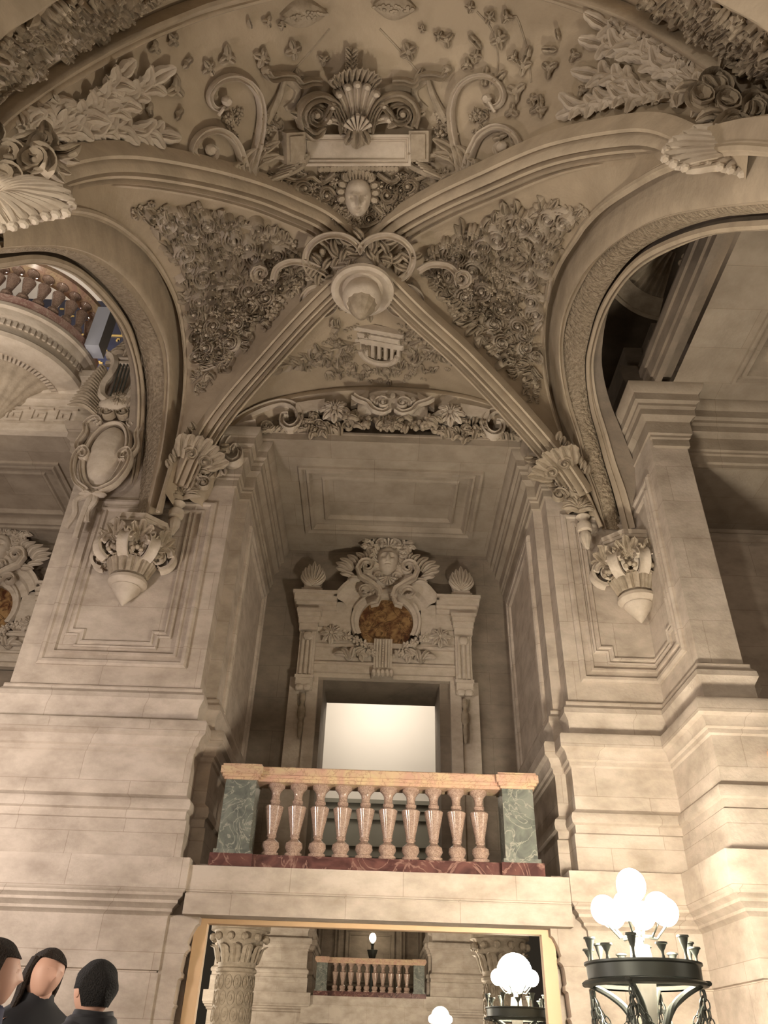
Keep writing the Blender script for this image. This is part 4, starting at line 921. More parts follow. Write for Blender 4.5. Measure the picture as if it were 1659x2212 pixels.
        mb.build('ribbon_foliage', M_CARVE, t)
    return t
cartouche()

# rows of scattered florets on the front web: each one is a small carved sprig
rng = random.Random(3)
SPR = [(328, 102, 1), (368, 84, 1), (400, 134, 1), (446, 145, 1.2), (487, 120, 1.5), (562, 122, 1.4), (630, 106, 1.4), (696, 125, 1), (374, 190, 1.6), (290, 232, .9), (318, 236, 1), (382, 246, 1), (535, 48, .7), (574, 44, .9), (604, 52, .7),
       (1017, 14, .8), (1060, 36, 1), (1096, 36, 1), (1028, 90, 1.3), (1080, 85, 1.4), (1030, 120, 1), (966, 84, 1.2), (948, 76, .8), (882, 110, 1.4), (1010, 138, 1), (1140, 122, 1.4), (1112, 124, 1), (1135, 145, 1.3), (1190, 108, 1.2), (1190, 150, 1.4), (1244, 122, 1), (1208, 76, .8),
       (1050, 165, 1.4), (1080, 168, 1.4), (1118, 200, 1.7), (1155, 218, 1), (1172, 222, 1.1), (1162, 238, 1.1), (1174, 244, 1), (1110, 242, 1.3), (1085, 296, 1.4), (1112, 300, 1.2), (1050, 280, 1), (912, 60, .6), (640, 160, 1), (905, 158, 1.0), (1262, 200, .9)]
for i, (x, y, s) in enumerate(SPR):
    mb = MB(); F = hfr(x, y, 'F', rng.random()*6.28); k = rng.choice((2, 3, 3, 4))
    for j in range(k):
        a = 2*PI*j/k; leaf(mb, [F.p(0, 0, 0), F.p(  .04*s*math.cos(a), .04*s*math.sin(a), .06), F.p(.085*s*math.cos(a), .085*s*math.sin(a), .05)], [F.N]*3, .034*s, .045, 1, n=7)
    if k != 2: mb.blob(F.p(0, 0, .05), (.04*s, .04*s, .04), F, 7, 5)
    zone = ('upper left field of the vault, beside the rim arch' if x < 420 else 'left field, above the tall volute' if x < 660 else 'middle field, near the crown of leaves' if x < 960 else
            ('right field high up among thin stems' if y < 100 else 'right field halfway up, among thin stems' if y < 160 else 'right field low down, near the right rib') if x < 1100 else ('right field beside the laurel branch, higher part' if y < 160 else 'right field beside the laurel branch, lower part'))
    tag(mb.build('carved_floret', M_CARVE), 'small carved floret on the '+zone, 'carved flower', 'florets: '+zone)
for i, (pts, lab) in enumerate((([(1148, 178), (1140, 110), (1118, 40), (1108, 36)], 'thin'), ([(1075, 168), (1075, 110), (1060, 60), (1030, 25)], 'thin'), ([(330, 20), (360, 60), (380, 100)], 't'), ([(628, 158), (672, 110), (712, 62)], 'ray'), ([(905, 158), (865, 110), (820, 62)], 'ray'))):
    if i == 2: continue
    mb = MB(); P, N_ = drape(pts, 'F', .0); mb.tube(P, .014, 6)
    tag(mb.build('carved_tendril', M_CARVE), ['slender carved tendril rising to the upper right of the cartouche, outermost of two', 'slender carved tendril rising right of the cartouche, nearer to it', '', 'straight carved ray slanting up from the left crest of the cartouche', 'straight carved ray slanting up from the right crest of the cartouche'][i], 'carved tendril')
for i, (a, b, l) in enumerate(((( 604, 36), (704, 26), 'left'), ((806, 12), (898, 18), 'right'))):
    mb = MB(); P, N_ = drape([a, ((a[0]+b[0])/2, (a[1]+b[1])/2-3), b], 'F', .0, 12); mb.sweep(P, N_, lambda t_: [(.16*math.sin(PI*(.06+.9*t_))*c, h) for c, h in ((-1, 0), (-.7, .05), (0, .08), (.7, .05), (1, 0))])
    for k in range(34):
        t_ = rng.random(); q = P[int(t_*11)]; F = hfr(a[0]+(b[0]-a[0])*t_, a[1]+(b[1]-a[1])*t_+rng.uniform(-9, 9)*math.sin(PI*t_)); mb.blob(F.p(0, 0, .07), (.03, .02, .03), F, 6, 4)
    tag(mb.build('carved_cone', M_CARVE), 'dark carved fir cone lying at the very top, %s of the two' % l, 'carved cone')

# leafy branches either side
def branch(label, name, stems, W, seed, w='F'):
    r = random.Random(seed); O, _ = hit(*stems[0][0], w); t = thing(name, label, 'carved branch', O)
    for st in stems:
        mb = MB(); P, N_ = drape(st, w, .05); mb.tube(P, lambda q: .028-.014*q, 6); mb.build('stem', M_CARVE, t)
        c = resample(catmull([Vector((a, b, 0)) for a, b in st], 6), 40); L = sum((c[i+1]-c[i]).length for i in range(39)); n = max(3, int(L/34))
        for k in range(n+1):
            q = c[min(38, int(39*(k+.4)/(n+1)))]; d = (c[min(39, int(39*(k+.4)/(n+1))+1)]-q).normalized()
            for sd in ((-1, 1) if k < n else (0,)):
                a = math.atan2(d.y, d.x)+sd*r.uniform(.55, .85); Ln = r.uniform(42, 62)*W
                mb = MB(); pleaf(mb, (q.x, q.y), (q.x+Ln*math.cos(a), q.y+Ln*math.sin(a)), .085*W, .07, w, -sd*.2, 2, .03, r.uniform(.03, .16), n=16); mb.build('leaf', M_CARVL, t)
branch('big carved oak-like branch spreading over the left haunch of the vault', 'carved_branch', [[(60, 300), (105, 280), (150, 262), (190, 222), (222, 190), (262, 150)], [(150, 262), (215, 240), (270, 210), (330, 165)], [(110, 285), (190, 282), (260, 280), (352, 292)], [(60, 295), (50, 275), (48, 255)], [(105, 280), (100, 250), (120, 240)]], 1, 4)
branch('big carved laurel branch spreading over the right haunch of the vault', 'carved_branch', [[(1530, 205), (1470, 170), (1420, 140), (1360, 90), (1300, 50)], [(1500, 200), (1440, 215), (1380, 215), (1300, 228), (1225, 250)], [(1400, 130), (1350, 110), (1290, 95)], [(1440, 160), (1400, 100), (1372, 62)], [(1390, 200), (1340, 178), (1282, 165)], [(1500, 175), (1470, 130), (1440, 100)]], .95, 8)

# foliage of the left and right webs
def sidefield(s, w, label):
    m2 = lambda p: p if s < 0 else (1578-p[0]+0.0, p[1]-(p[0]-480)*.0)
    M = lambda P: [m2(p) for p in P]
    O, _ = hit(*m2((480, 600)), w); t = thing('foliage_relief', label, 'carved relief', O)
    mb = MB()
    for cx, cy, r in ((468, 545, 34), (500, 660, 30), (482, 765, 22)):
        x, y = m2((cx, cy)); volute(mb, x, y, r, 0, 1.0, 1, .035, .13, w); volute(mb, x, y, r*1.45, 1.2, .9, -1, .04, .10, w)
        F = hfr(x, y, w); shell(mb, F.sub(0, -.1, .0), .22, 7, 2.6, .05)
        mb.build('medallion', M_CARVE, t); mb = MB()
    mb = MB()
    for pts, W in (([(380, 600), (410, 585), (440, 600), (480, 592), (530, 575), (560, 560)], .04), ([(372, 520), (395, 530), (420, 510), (455, 490), (505, 500)], .04), ([(640, 545), (610, 530), (575, 545), (555, 580), (575, 600), (590, 590)], .05), ([(400, 640), (440, 625), (500, 610), (560, 625), (600, 600), (650, 590)], .04),
                   ([(410, 690), (440, 720), (470, 715), (500, 730), (530, 712)], .035), ([(440, 800), (470, 790), (510, 770), (530, 740)], .03), ([(330, 470), (360, 450), (420, 455), (470, 460), (520, 480), (580, 500)], .035), ([(560, 640), (590, 650), (600, 680), (575, 700)], .03), ([(595, 590), (620, 560), (650, 560), (665, 590)], .05)):
        band(mb, M(pts), W, .10, w)
    for cx, cy, r, a, d in ((350, 470, 18, 0, 1), (400, 560, 22, 1, -1), (430, 640, 20, 2, 1), (560, 575, 26, 0, 1), (580, 640, 20, 3, -1), (430, 770, 16, 1, 1), (530, 520, 22, 2, -1), (452, 720, 18, 0, -1), (520, 700, 18, 2, 1), (410, 490, 20, 1, 1), (440, 470, 24, 2, 1), (500, 505, 26, 4, -1), (545, 545, 22, 1, 1), (395, 535, 24, 3, 1), (435, 590, 26, 5, -1), (540, 620, 24, 2, 1), (465, 700, 24, 1, 1), (420, 670, 20, 3, -1), (505, 745, 20, 5, 1), (450, 750, 18, 2, -1), (600, 545, 22, 4, 1), (385, 460, 20, 2, -1)):
        x, y = m2((cx, cy)); volute(mb, x, y, r, a, 1.5, d*(-s), .034, .15, w)
    mb.build('strapwork', M_CARVL, t)
    poly = M([(310, 455), (420, 440), (560, 480), (650, 530), (660, 600), (600, 680), (545, 740), (490, 800), (430, 812), (405, 760), (400, 690), (402, 620), (375, 560), (340, 500)])
    mb = MB(); fill(mb, poly, 230, w, 31 if s < 0 else 47, .95, .115); mb.build('leafage', M_CARVE, t)
    mb = MB(); fill(mb, M([(265, 440), (330, 440), (360, 480), (330, 490)]), 9, w, 5, .6, .05, 'lb'); mb.build('outlying_sprigs', M_CARVE, t); mb = MB(); fill(mb, M([(405, 815), (470, 815), (430, 860), (405, 880)]), 8, w, 6, .6, .05, 'lb')
    mb.build('outlying_sprigs', M_CARVE, t)
sidefield(-1, 'L', 'dense carved foliage and strapwork filling the left web of the vault')
sidefield(1, 'R', 'dense carved foliage and strapwork filling the right web of the vault')
# back web: trophy of instruments and palms
def backfield():
    O, _ = hit(820, 760, 'B'); t = thing('trophy_relief', 'carved trophy of instruments and palms on the small web above the recess arch', 'carved relief', O)
    mb = MB(); G = hfr(822, 742, 'B', 0, .03)
    mb.fbox(G, -.42, .42, .05, .16, 0, .12, .02); mb.fbox(G, -.36, .36, .2, .3, 0, .14, .02); mb.fbox(G, -.42, .42, .34, .42, 0, .14, .02)
    for k in range(-3, 4): mb.fbox(G, k*.11-.03, k*.11+.03, -.25, .34, 0, .09, .01)
    P = [G.p(.32*math.cos(a), -.1+.24*math.sin(a), .1) for a in [PI+PI*k/14 for k in range(15)]]; mb.tube(P, .05, 8)
    mb.build('lyre', M_CARVL, t)
    mb = MB()
    for s in (-1, 1):
        for k in range(9): x0 = 822+s*(60+k*22); y0 = 742+k*7; pleaf(mb, (x0, y0), (x0+s*20, y0+26-k), .035, .06, 'B', .1*s, 1); pleaf(mb, (x0, y0), (x0+s*32, y0-8), .03, .06, 'B', 0, 1)
        P, N_ = drape([(822+s*45, 738), (822+s*150, 765), (822+s*260, 806)], 'B', .03); mb.tube(P, .02, 6)
    mb.build('palm_fronds', M_CARVE, t)
    mb = MB(); fill(mb, [(720, 700), (930, 700), (1000, 780), (900, 800), (740, 800), (640, 780)], 70, 'B', 77, .8, .08, 'llfb'); mb.build('leafage', M_CARVE, t); mb = MB(); fill(mb, [(640, 780), (1010, 790), (940, 822), (700, 822)], 26, 'B', 78, .7, .05, 'lbf')
    mb.build('leafage', M_CARVE, t)
backfield()
# carved transverse band beyond the rim, at the two upper corners
for lab, poly, sd in (('rough carved foliage on the transverse band in the upper left corner', [(0, 95), (110, 10), (350, 0), (300, 30), (130, 120), (0, 215)], 51), ('rough carved foliage on the transverse band in the upper right corner', [(1340, 0), (1540, 0), (1659, 80), (1659, 190), (1500, 80), (1400, 25)], 52)):
    mb = MB(); fill(mb, poly, 110, 'O', sd, 1.0, .08, 'llfbs'); tag(mb.build('band_foliage', M_CARVE), lab, 'carved relief')

# hanging boss at the crossing of the ribs
def boss():
    C = Vector((-.43, 7.42, -.16)); t = thing('hanging_boss', 'carved pendant boss with a bowl and cone hanging where the vault ribs cross', 'ceiling boss', (-.43, 7.28, 9.7))
    D = Vector((.03, -.58, -.8)).normalized()
    mb = MB(); zc = 9.33
    mb.lathe([(0, 9.75), (.40, 9.74), (.42, 9.6), (.30, 9.58), (.30, 9.5), (.44, 9.46), (.47, 9.42), (.46, 9.37), (.41, 9.35), (.36, 9.38), (.30, 9.42), (.24, 9.40), (.24, 9.34)], C, n=48); mb.build('bowl_rim', M_CARVL, t)
    mb = MB(); mb.lathe([(.0, 9.5), (.24, 9.42), (.27, 9.33), (.29, 9.25), (.27, 9.16), (.22, 9.1), (.0, 9.1)], C, n=36); mb.build('hanging_bowl', M_CARVL, t)
    mb = MB(); mb.lathe([(.20, 9.1), (.16, 9.0), (.11, 8.9), (.06, 8.82), (0, 8.78)], C, n=24, sc_=lambda k, n, z: 1+.10*(k % 2)); mb.build('fluted_tip', M_CARVE, t)
    # flaring strapwork around the boss, laid on a shallow dish under the ribs
    def G(px, py): p = at(px, py, Z=9.52); return Fr(p, RGT, (RGT.cross(D)*-1), D)
    def q(pts, W, h, nm, taper=1, m_=M_CARVE):
        mb = MB(); P = catmull([at(x, y, Z=9.50) for x, y in pts], 6); mb.sweep(P, [D]*len(P), lambda t_: [(a*(1-(1-taper)*t_), b-.06) for a, b in CH(W, h)]); return mb
    circ = lambda cx, cy, r, a0, a1, n=18, sq=.85: [(cx+r*math.cos(a0+(a1-a0)*k/(n-1)), cy+r*sq*math.sin(a0+(a1-a0)*k/(n-1))) for k in range(n)]
    for pts in (circ(722, 560, 62, PI*.35, PI*1.9), circ(832, 560, 60, PI*1.1, PI*2.62), circ(690, 650, 36, PI*-.3, PI*1.5), circ(874, 650, 36, PI*1.3, PI*-.5),
                [(590, 605), (598, 580), (625, 566), (660, 568), (690, 580)], [(905, 585), (930, 572), (965, 574), (985, 590), (990, 612)]):
        mb = q(pts, .05, .12, 'x'); mb.build('strap', M_CARVL, t)
    for cx, cy, d in ((566, 588, -1), (994, 598, 1)):
        mb = MB()
        P = [at(x, y, Z=9.50) for x, y in [(cx+(20-1.4*i)*math.cos(PI/2+d*-.5*i)*1, cy+(18-1.2*i)*math.sin(PI/2+d*-.5*i)) for i in range(13)]]; mb.sweep(P, [D]*13, lambda t_: CH(.05*(1-.4*t_), .14))
        mb.build('scroll_end', M_CARVL, t)
    mb = MB(); r = random.Random(12)
    for k in range(120):
        a = r.random()*6.28; rr_ = r.uniform(.3, 1.0); x, y = 780+120*rr_*math.cos(a), 590+85*rr_*math.sin(a)
        if (x-785)**2+((y-618)*1.7)**2 < 62**2: continue
        F = G(x, y); F = F.sub(0, 0, -.1+.12*(1-rr_), r.random()*6.28)
        if k % 3: leaf(mb, [F.p(0, 0), F.p(.02, .09, .09), F.p(.0, .2, .03)], [F.N]*3, .05, .06, 3, n=8)
        else: mb.blob(F.O, (.06, .05, .07), F, 7, 5)
    mb.build('leafage', M_CARVE, t)
    mb = MB(); F = G(765, 568)
    for k in range(9): Q_ = F.sub(0, 0, 0, (k-4)*.42); leaf(mb, [Q_.p(0, .04, 0), Q_.p(0, .2, .08), Q_.p(0, .36, .02)], [F.N]*3, .06, .06, 1, n=8)
    rosette(mb, F.sub(0, -.05, .05), .13, .06); mb.build('fan_ornament', M_CARVL, t)
boss()
# ---------------------------------------------------------------- corbels under the side arches
def corbel(x, label, pr=None):
    y0 = 9.86; t = thing('wall_corbel', label, 'corbel', (x, 9.95, 5.25)); C = (x, y0, 0)
    mb = MB(); mb.lathe([(0, 5.20), (.02, 5.21), (.19, 5.44), (.205, 5.48), (.16, 5.50)], C, n=32); mb.build('cone_tip', M_CARVL, t)
    mb = MB(); mb.lathe([(.17, 5.48), (.25, 5.51), (.28, 5.55), (.275, 5.60), (.22, 5.62), (.21, 5.64), (.23, 5.66)], C, n=36); mb.build('neck_ring', M_CARVL, t)
    mb = MB(); mb.lathe([(.22, 5.64), (.28, 5.82), (.34, 5.98), (.36, 6.1), (0, 6.1)], C, n=32)
    for k in range(9):
        a = PI+PI*k/8; d = Vector((math.cos(a), math.sin(a), 0)); F = Fr(Vector(C)+d*.24+Vector((0, 0, 5.65)), Vector((-d.y, d.x, 0)), (0, 0, 1), d)
        leaf(mb, [F.p(0, 0, 0), F.p(0, .13, .04), F.p(0, .22, .12), F.p(0, .18, .19)], [d]*4, .085, .04, 2)
    mb.build('leaf_bell', M_CARVE, t)
    for a in (PI*1.0, PI*1.26, PI*1.5, PI*1.74, PI*2.0):
        d = Vector((math.cos(a), math.sin(a), 0)); S = Vector((-d.y, d.x, 0)); mb = MB()
        for sd in (-1, 1):
            F = Fr(Vector(C)+d*.40+S*(sd*.075)+Vector((0, 0, 5.98)), d, (0, 0, 1), S*sd); spw(mb, F, .17, 1, .045, .05, 1.5)
        F = Fr(Vector(C)+d*.38+Vector((0, 0, 5.98)), S, (0, 0, 1), d)
        P = [F.p(0, .19*math.cos(b), .03+.19*math.sin(b)) for b in [k*.28 for k in range(12)]]
        nr = [(F.V*math.cos(b)+F.N*math.sin(b)) for b in [k*.28 for k in range(12)]]
        mb.sweep(P, nr, lambda t_: [(-.075, -.02), (-.075, .03), (-.03, .005), (.03, .005), (.075, .03), (.075, -.02)])
        mb.build('volute', M_CARVL, t)
    for a in (PI*1.13, PI*1.38, PI*1.62, PI*1.87):
        d = Vector((math.cos(a), math.sin(a), 0)); S = Vector((-d.y, d.x, 0)); mb = MB()
        for k in range(5):
            F = Fr(Vector(C)+d*.40+Vector((0, 0, 6.04)), S, (0, 0, 1), d).sub(0, 0, 0, (k-2)*.5); leaf(mb, [F.p(0, 0, 0), F.p(0, .16, .07), F.p(0, .30-.04*abs(k-2), .13), F.p(0, .31-.04*abs(k-2), .18)], [d]*4, .07, .05, 2, n=10)
        for k in range(3): F = Fr(Vector(C)+d*.42+Vector((0, 0, 5.92)), S, (0, 0, 1), d); mb.blob(F.p((k-1)*.06, -.03*abs(k-1), .06), .04)
        mb.build('acanthus_spray', M_CARVE, t)
    mb = MB()
    for r_, z0, z1 in ((.36, 6.08, 6.2), (.40, 6.2, 6.25), (.42, 6.29, 6.40), (.46, 6.40, 6.45), (.48, 6.45, 6.52)):
        mb.loft([[Vector((x+r_*math.cos(PI/8+PI*k/4), y0+r_*math.sin(PI/8+PI*k/4), z)) for k in range(8)] for z in (z0, z1)])
    mb.lathe([(.38, 6.24), (.43, 6.27), (.38, 6.30)], C, n=24); mb.build('abacus', M_CARVL, t, smooth=20)
    return t
corbel(-3.70, 'tall carved corbel with volutes and a cone tip on the pale left pier')
corbel(3.72, 'tall carved corbel with volutes and a cone tip in the corner of the right pier')
# small hanging finials and consoles where the ribs die into the piers
def rib_console(x, s, label):
    t = thing('rib_console', label, 'console', (x, 9.9, 6.4)); C = Vector((x, 9.86, 0))
    mb = MB(); mb.lathe([(0, 6.42), (.03, 6.44), (.085, 6.6), (.09, 6.68), (.06, 6.74), (.11, 6.76), (.125, 6.82), (.11, 6.88), (.06, 6.9), (.07, 6.96), (.11, 7.02), (.05, 7.1), (0, 7.1)], C, n=20, sc_=lambda k, n, z: 1+(.08 if z < 6.7 and k % 2 else 0)); mb.build('finial', M_CARVL, t)
    mb = MB()
    for k in range(7):
        F = Fr(C+Vector((s*.08, 0, 7.1)), (1, 0, 0), (0, 0, 1), (0, -1, 0)).sub(0, 0, .05, (k-3)*.5); leaf(mb, [F.p(0, 0, 0), F.p(0, .14, .08), F.p(0, .27, .04)], [F.N]*3, .06, .06, 3, n=8)
    F = Fr(C+Vector((s*.12, -.12, 7.42)), (1, 0, 0), (0, 0, 1), (0, -1, 0)); spw(mb, F, .17, s, .045, .12, 1.5); spw(mb, F.sub(s*.25, -.12), .12, -s, .04, .1, 1.4)
    for k in range(9):
        Q = F.sub(s*(.05+.06*k), .05+.07*k+.0, -.03, (k-4)*.5); leaf(mb, [Q.p(0, 0, 0), Q.p(0, .1, .09), Q.p(0, .2, .03)], [F.N]*3, .06, .06, 3, n=8)
    for k in range(6): mb.blob(F.p(s*(-.12+.1*k), .30+.01*k, .1), (.06, .07, .06), F, 8, 5)
    mb.build('scroll_mask', M_CARVE, t)
    # leafy sheath that wraps the foot of the rib
    mb = MB(); path = rfl if s > 0 else rfr; base = path[10]; 
    d = (path[16]-path[10]).normalized(); Nn = (Vector((-.2, 6.0, 5.5))-base).normalized(); U = d.cross(Nn).normalized(); Nn = U.cross(d)
    F = Fr(base-d*.25+Nn*.08, U, d, Nn)
    for k in range(7):
        Q = F.sub((k-3)*.07, 0, .05, -(k-3)*.2); leaf(mb, [Q.p(0, 0, 0), Q.p(0, .22, .08), Q.p(0, .42-.03*abs(k-3), .16), Q.p(0, .46-.03*abs(k-3), .22)], [F.N]*4, .10, .06, 3, n=12)
    spw(mb, F.sub(-.12, .1, .12), .11, -1, .035, .07); spw(mb, F.sub(.12, .1, .12), .11, 1, .035, .07)
    for k in range(8):
        for sd in (-1, 1): Q = F.sub(sd*.26, -.25+k*.1, .0, -sd*.9); leaf(mb, [Q.p(0, 0, 0), Q.p(0, .06, .06), Q.p(0, .13, .02)], [F.N]*3, .05, .05, 2, n=7)
    mb.build('leaf_sheath', M_CARVE, t)
rib_console(-3.22, 1, 'grotesque console with urn finial between left arch and recess arch')
rib_console(3.10, -1, 'grotesque console with urn finial between right arch and recess arch')

# carved frieze above the recess opening
def frieze():
    t = thing('arched_frieze', 'arched carved frieze with sunflowers, scrolls and a central cartouche above the recess', 'frieze', (.08, 9.92, 8.5)); Y = 9.94; X0 = .08
    F = front(X0, 0, Y); G = lambda u, v, h=0: F.p(u, v, h)
    def cv(x, y): q = at(x, y, Y=Y); return (-(q.x-X0), q.z)      # left half of the frieze, outward positive
    def run(mb, s, px, W, h, lift, tp=.6):
        P = catmull([G(-s*0+(s*cv(x, y)[0]), cv(x, y)[1], lift) for x, y in px], 6); mb.sweep(P, [F.N]*len(P), lambda t_: CH(W*(1-(1-tp)*t_), h))
    for s in (-1, 1):
        mb = MB(); run(mb, s, [(470, 1030), (474, 985), (492, 945), (526, 912), (570, 890), (610, 880), (638, 888), (650, 908), (642, 928), (624, 934), (610, 922), (612, 908), (624, 906)], .075, .15, .02, .5); mb.build('long_scroll', M_CARVL, t)
        mb = MB(); run(mb, s, [(556, 930), (530, 935), (505, 948), (486, 970), (484, 996), (500, 1012), (518, 1006), (522, 988), (512, 978), (502, 986)], .07, .17, .05, .5)
        for k in range(4): u, v = cv(482-6*k, 1020+4*k); Q = F.sub(s*u, v, .08, PI+s*(k-1)*.4); leaf(mb, [Q.p(0, 0, 0), Q.p(0, .12, .06), Q.p(0, .22, .12)], [F.N]*3, .06, .05, 2, n=8)
        mb.build('end_scroll', M_CARVL, t)
        u0, v0 = cv(724, 902); mb = MB(); Q = F.sub(s*u0, v0, .10); mb.lathe([(0, -.08), (.19, -.07), (.2, .0), (.1, .02)], Q.O, F.N, n=8); rosette(mb, Q, .25, .11)
        for k in range(14): a = 2*PI*k/14; mb.blob(Q.p(.085*math.cos(a), .085*math.sin(a), .14), .018)
        mb.build('sunflower', M_CARVL, t)
        mb = MB(); mb.loft([[G(s*cv(x, y)[0], cv(x, y)[1]+dv, h) for dv, h in ((-.13, 0), (-.12, .14), (.08, .18), (.10, 0))] for x, y in ((640, 893), (662, 889), (684, 886), (702, 884))]); mb.build('block', M_CARVL, t)
        mb = MB(); r = random.Random(9)
        for k in range(44):
            x, y = r.uniform(650, 790), r.uniform(898, 945)
            if (x-724)**2+(y-902)**2 < 900: continue
            u, v = cv(x, y); Q = F.sub(s*u, v, .03, r.random()*6.28); leaf(mb, [Q.p(0, 0, 0), Q.p(.02, .08, .08), Q.p(0, .15, .03)], [F.N]*3, .05, .06, 2, n=8)
        for k in range(8): u, v = cv(560+k*12, 938-k*.5); Q = F.sub(s*u, v, .03, s*r.uniform(.5, 1.4)); leaf(mb, [Q.p(0, 0, 0), Q.p(.02, .08, .06), Q.p(0, .14, .02)], [F.N]*3, .04, .05, 2, n=8)
        for x, y, rr_, d in ((576, 930, .10, -1), (690, 926, .09, 1), (662, 930, .08, -1), (752, 930, .08, 1)): u, v = cv(x, y); spw(mb, F.sub(s*u, v, .06), rr_, s*d, .03, .08)
        mb.build('leafage', M_CARVE, t)
    mb = MB(); rows = []; z = lambda y: cv(850, y)[1]
    for k in range(17):
        a = -1+2*k/16; w_ = .60; rows.append([G(a*w_, v-.09*a*a, h*(1-.5*abs(a)**3)) for v, h in ((z(862), .05), (z(864), .26), (z(870), .30), (z(876), .26), (z(882), .32), (z(890), .34), (z(897), .28), (z(906), .22), (z(912), .05))])
    mb.grid(rows)
    for k in range(-2, 3): Q = F.sub(k*.17, z(884)-.02*k*k, .32); mb.blob(Q.O, (.06, .08, .05), Q, 8, 5)
    for s in (-1, 1):
        spw(mb, F.sub(s*.17, z(902), .30), .12, s, .04, .10); P = catmull([G(s*u, z(905)+v, .28) for u, v in ((.05, -.06), (.16, -.14), (.32, -.08), (.42, .06), (.58, .14), (.68, .22))], 5); mb.sweep(P, [F.N]*len(P), lambda t_: CH(.045, .08))
        mb.loft([[G(s*(.42+.10*j), z(874)-.03*j+dv, h) for dv, h in ((-.1, .05), (-.08, .26-.05*j), (.05, .28-.05*j), (.08, .05))] for j in range(4)])
    mb.build('central_cartouche', M_CARVL, t)
    mb = MB(); r = random.Random(2)
    for k in range(64):
        u = r.uniform(-.76, .76); v = z(924)-.26*math.sqrt(max(0, 1-(u/.8)**2))*r.uniform(.0, 1)+.04; Q = F.sub(u, v, .12+.12*r.random(), r.random()*6)
        if k % 3 == 0: flower(mb, Q, .085, 5, .06)
        elif k % 3 == 1: mb.blob(Q.O, (.055, .05, .06), Q, 8, 5)
        else: leaf(mb, [Q.p(0, 0, 0), Q.p(.0, .08, .06), Q.p(0, .16, .0)], [F.N]*3, .05, .05, 2, n=7)
    rosette(mb, F.sub(0, z(945), .28), .12, .06); mb.build('flower_garland', M_CARVE, t)
frieze()

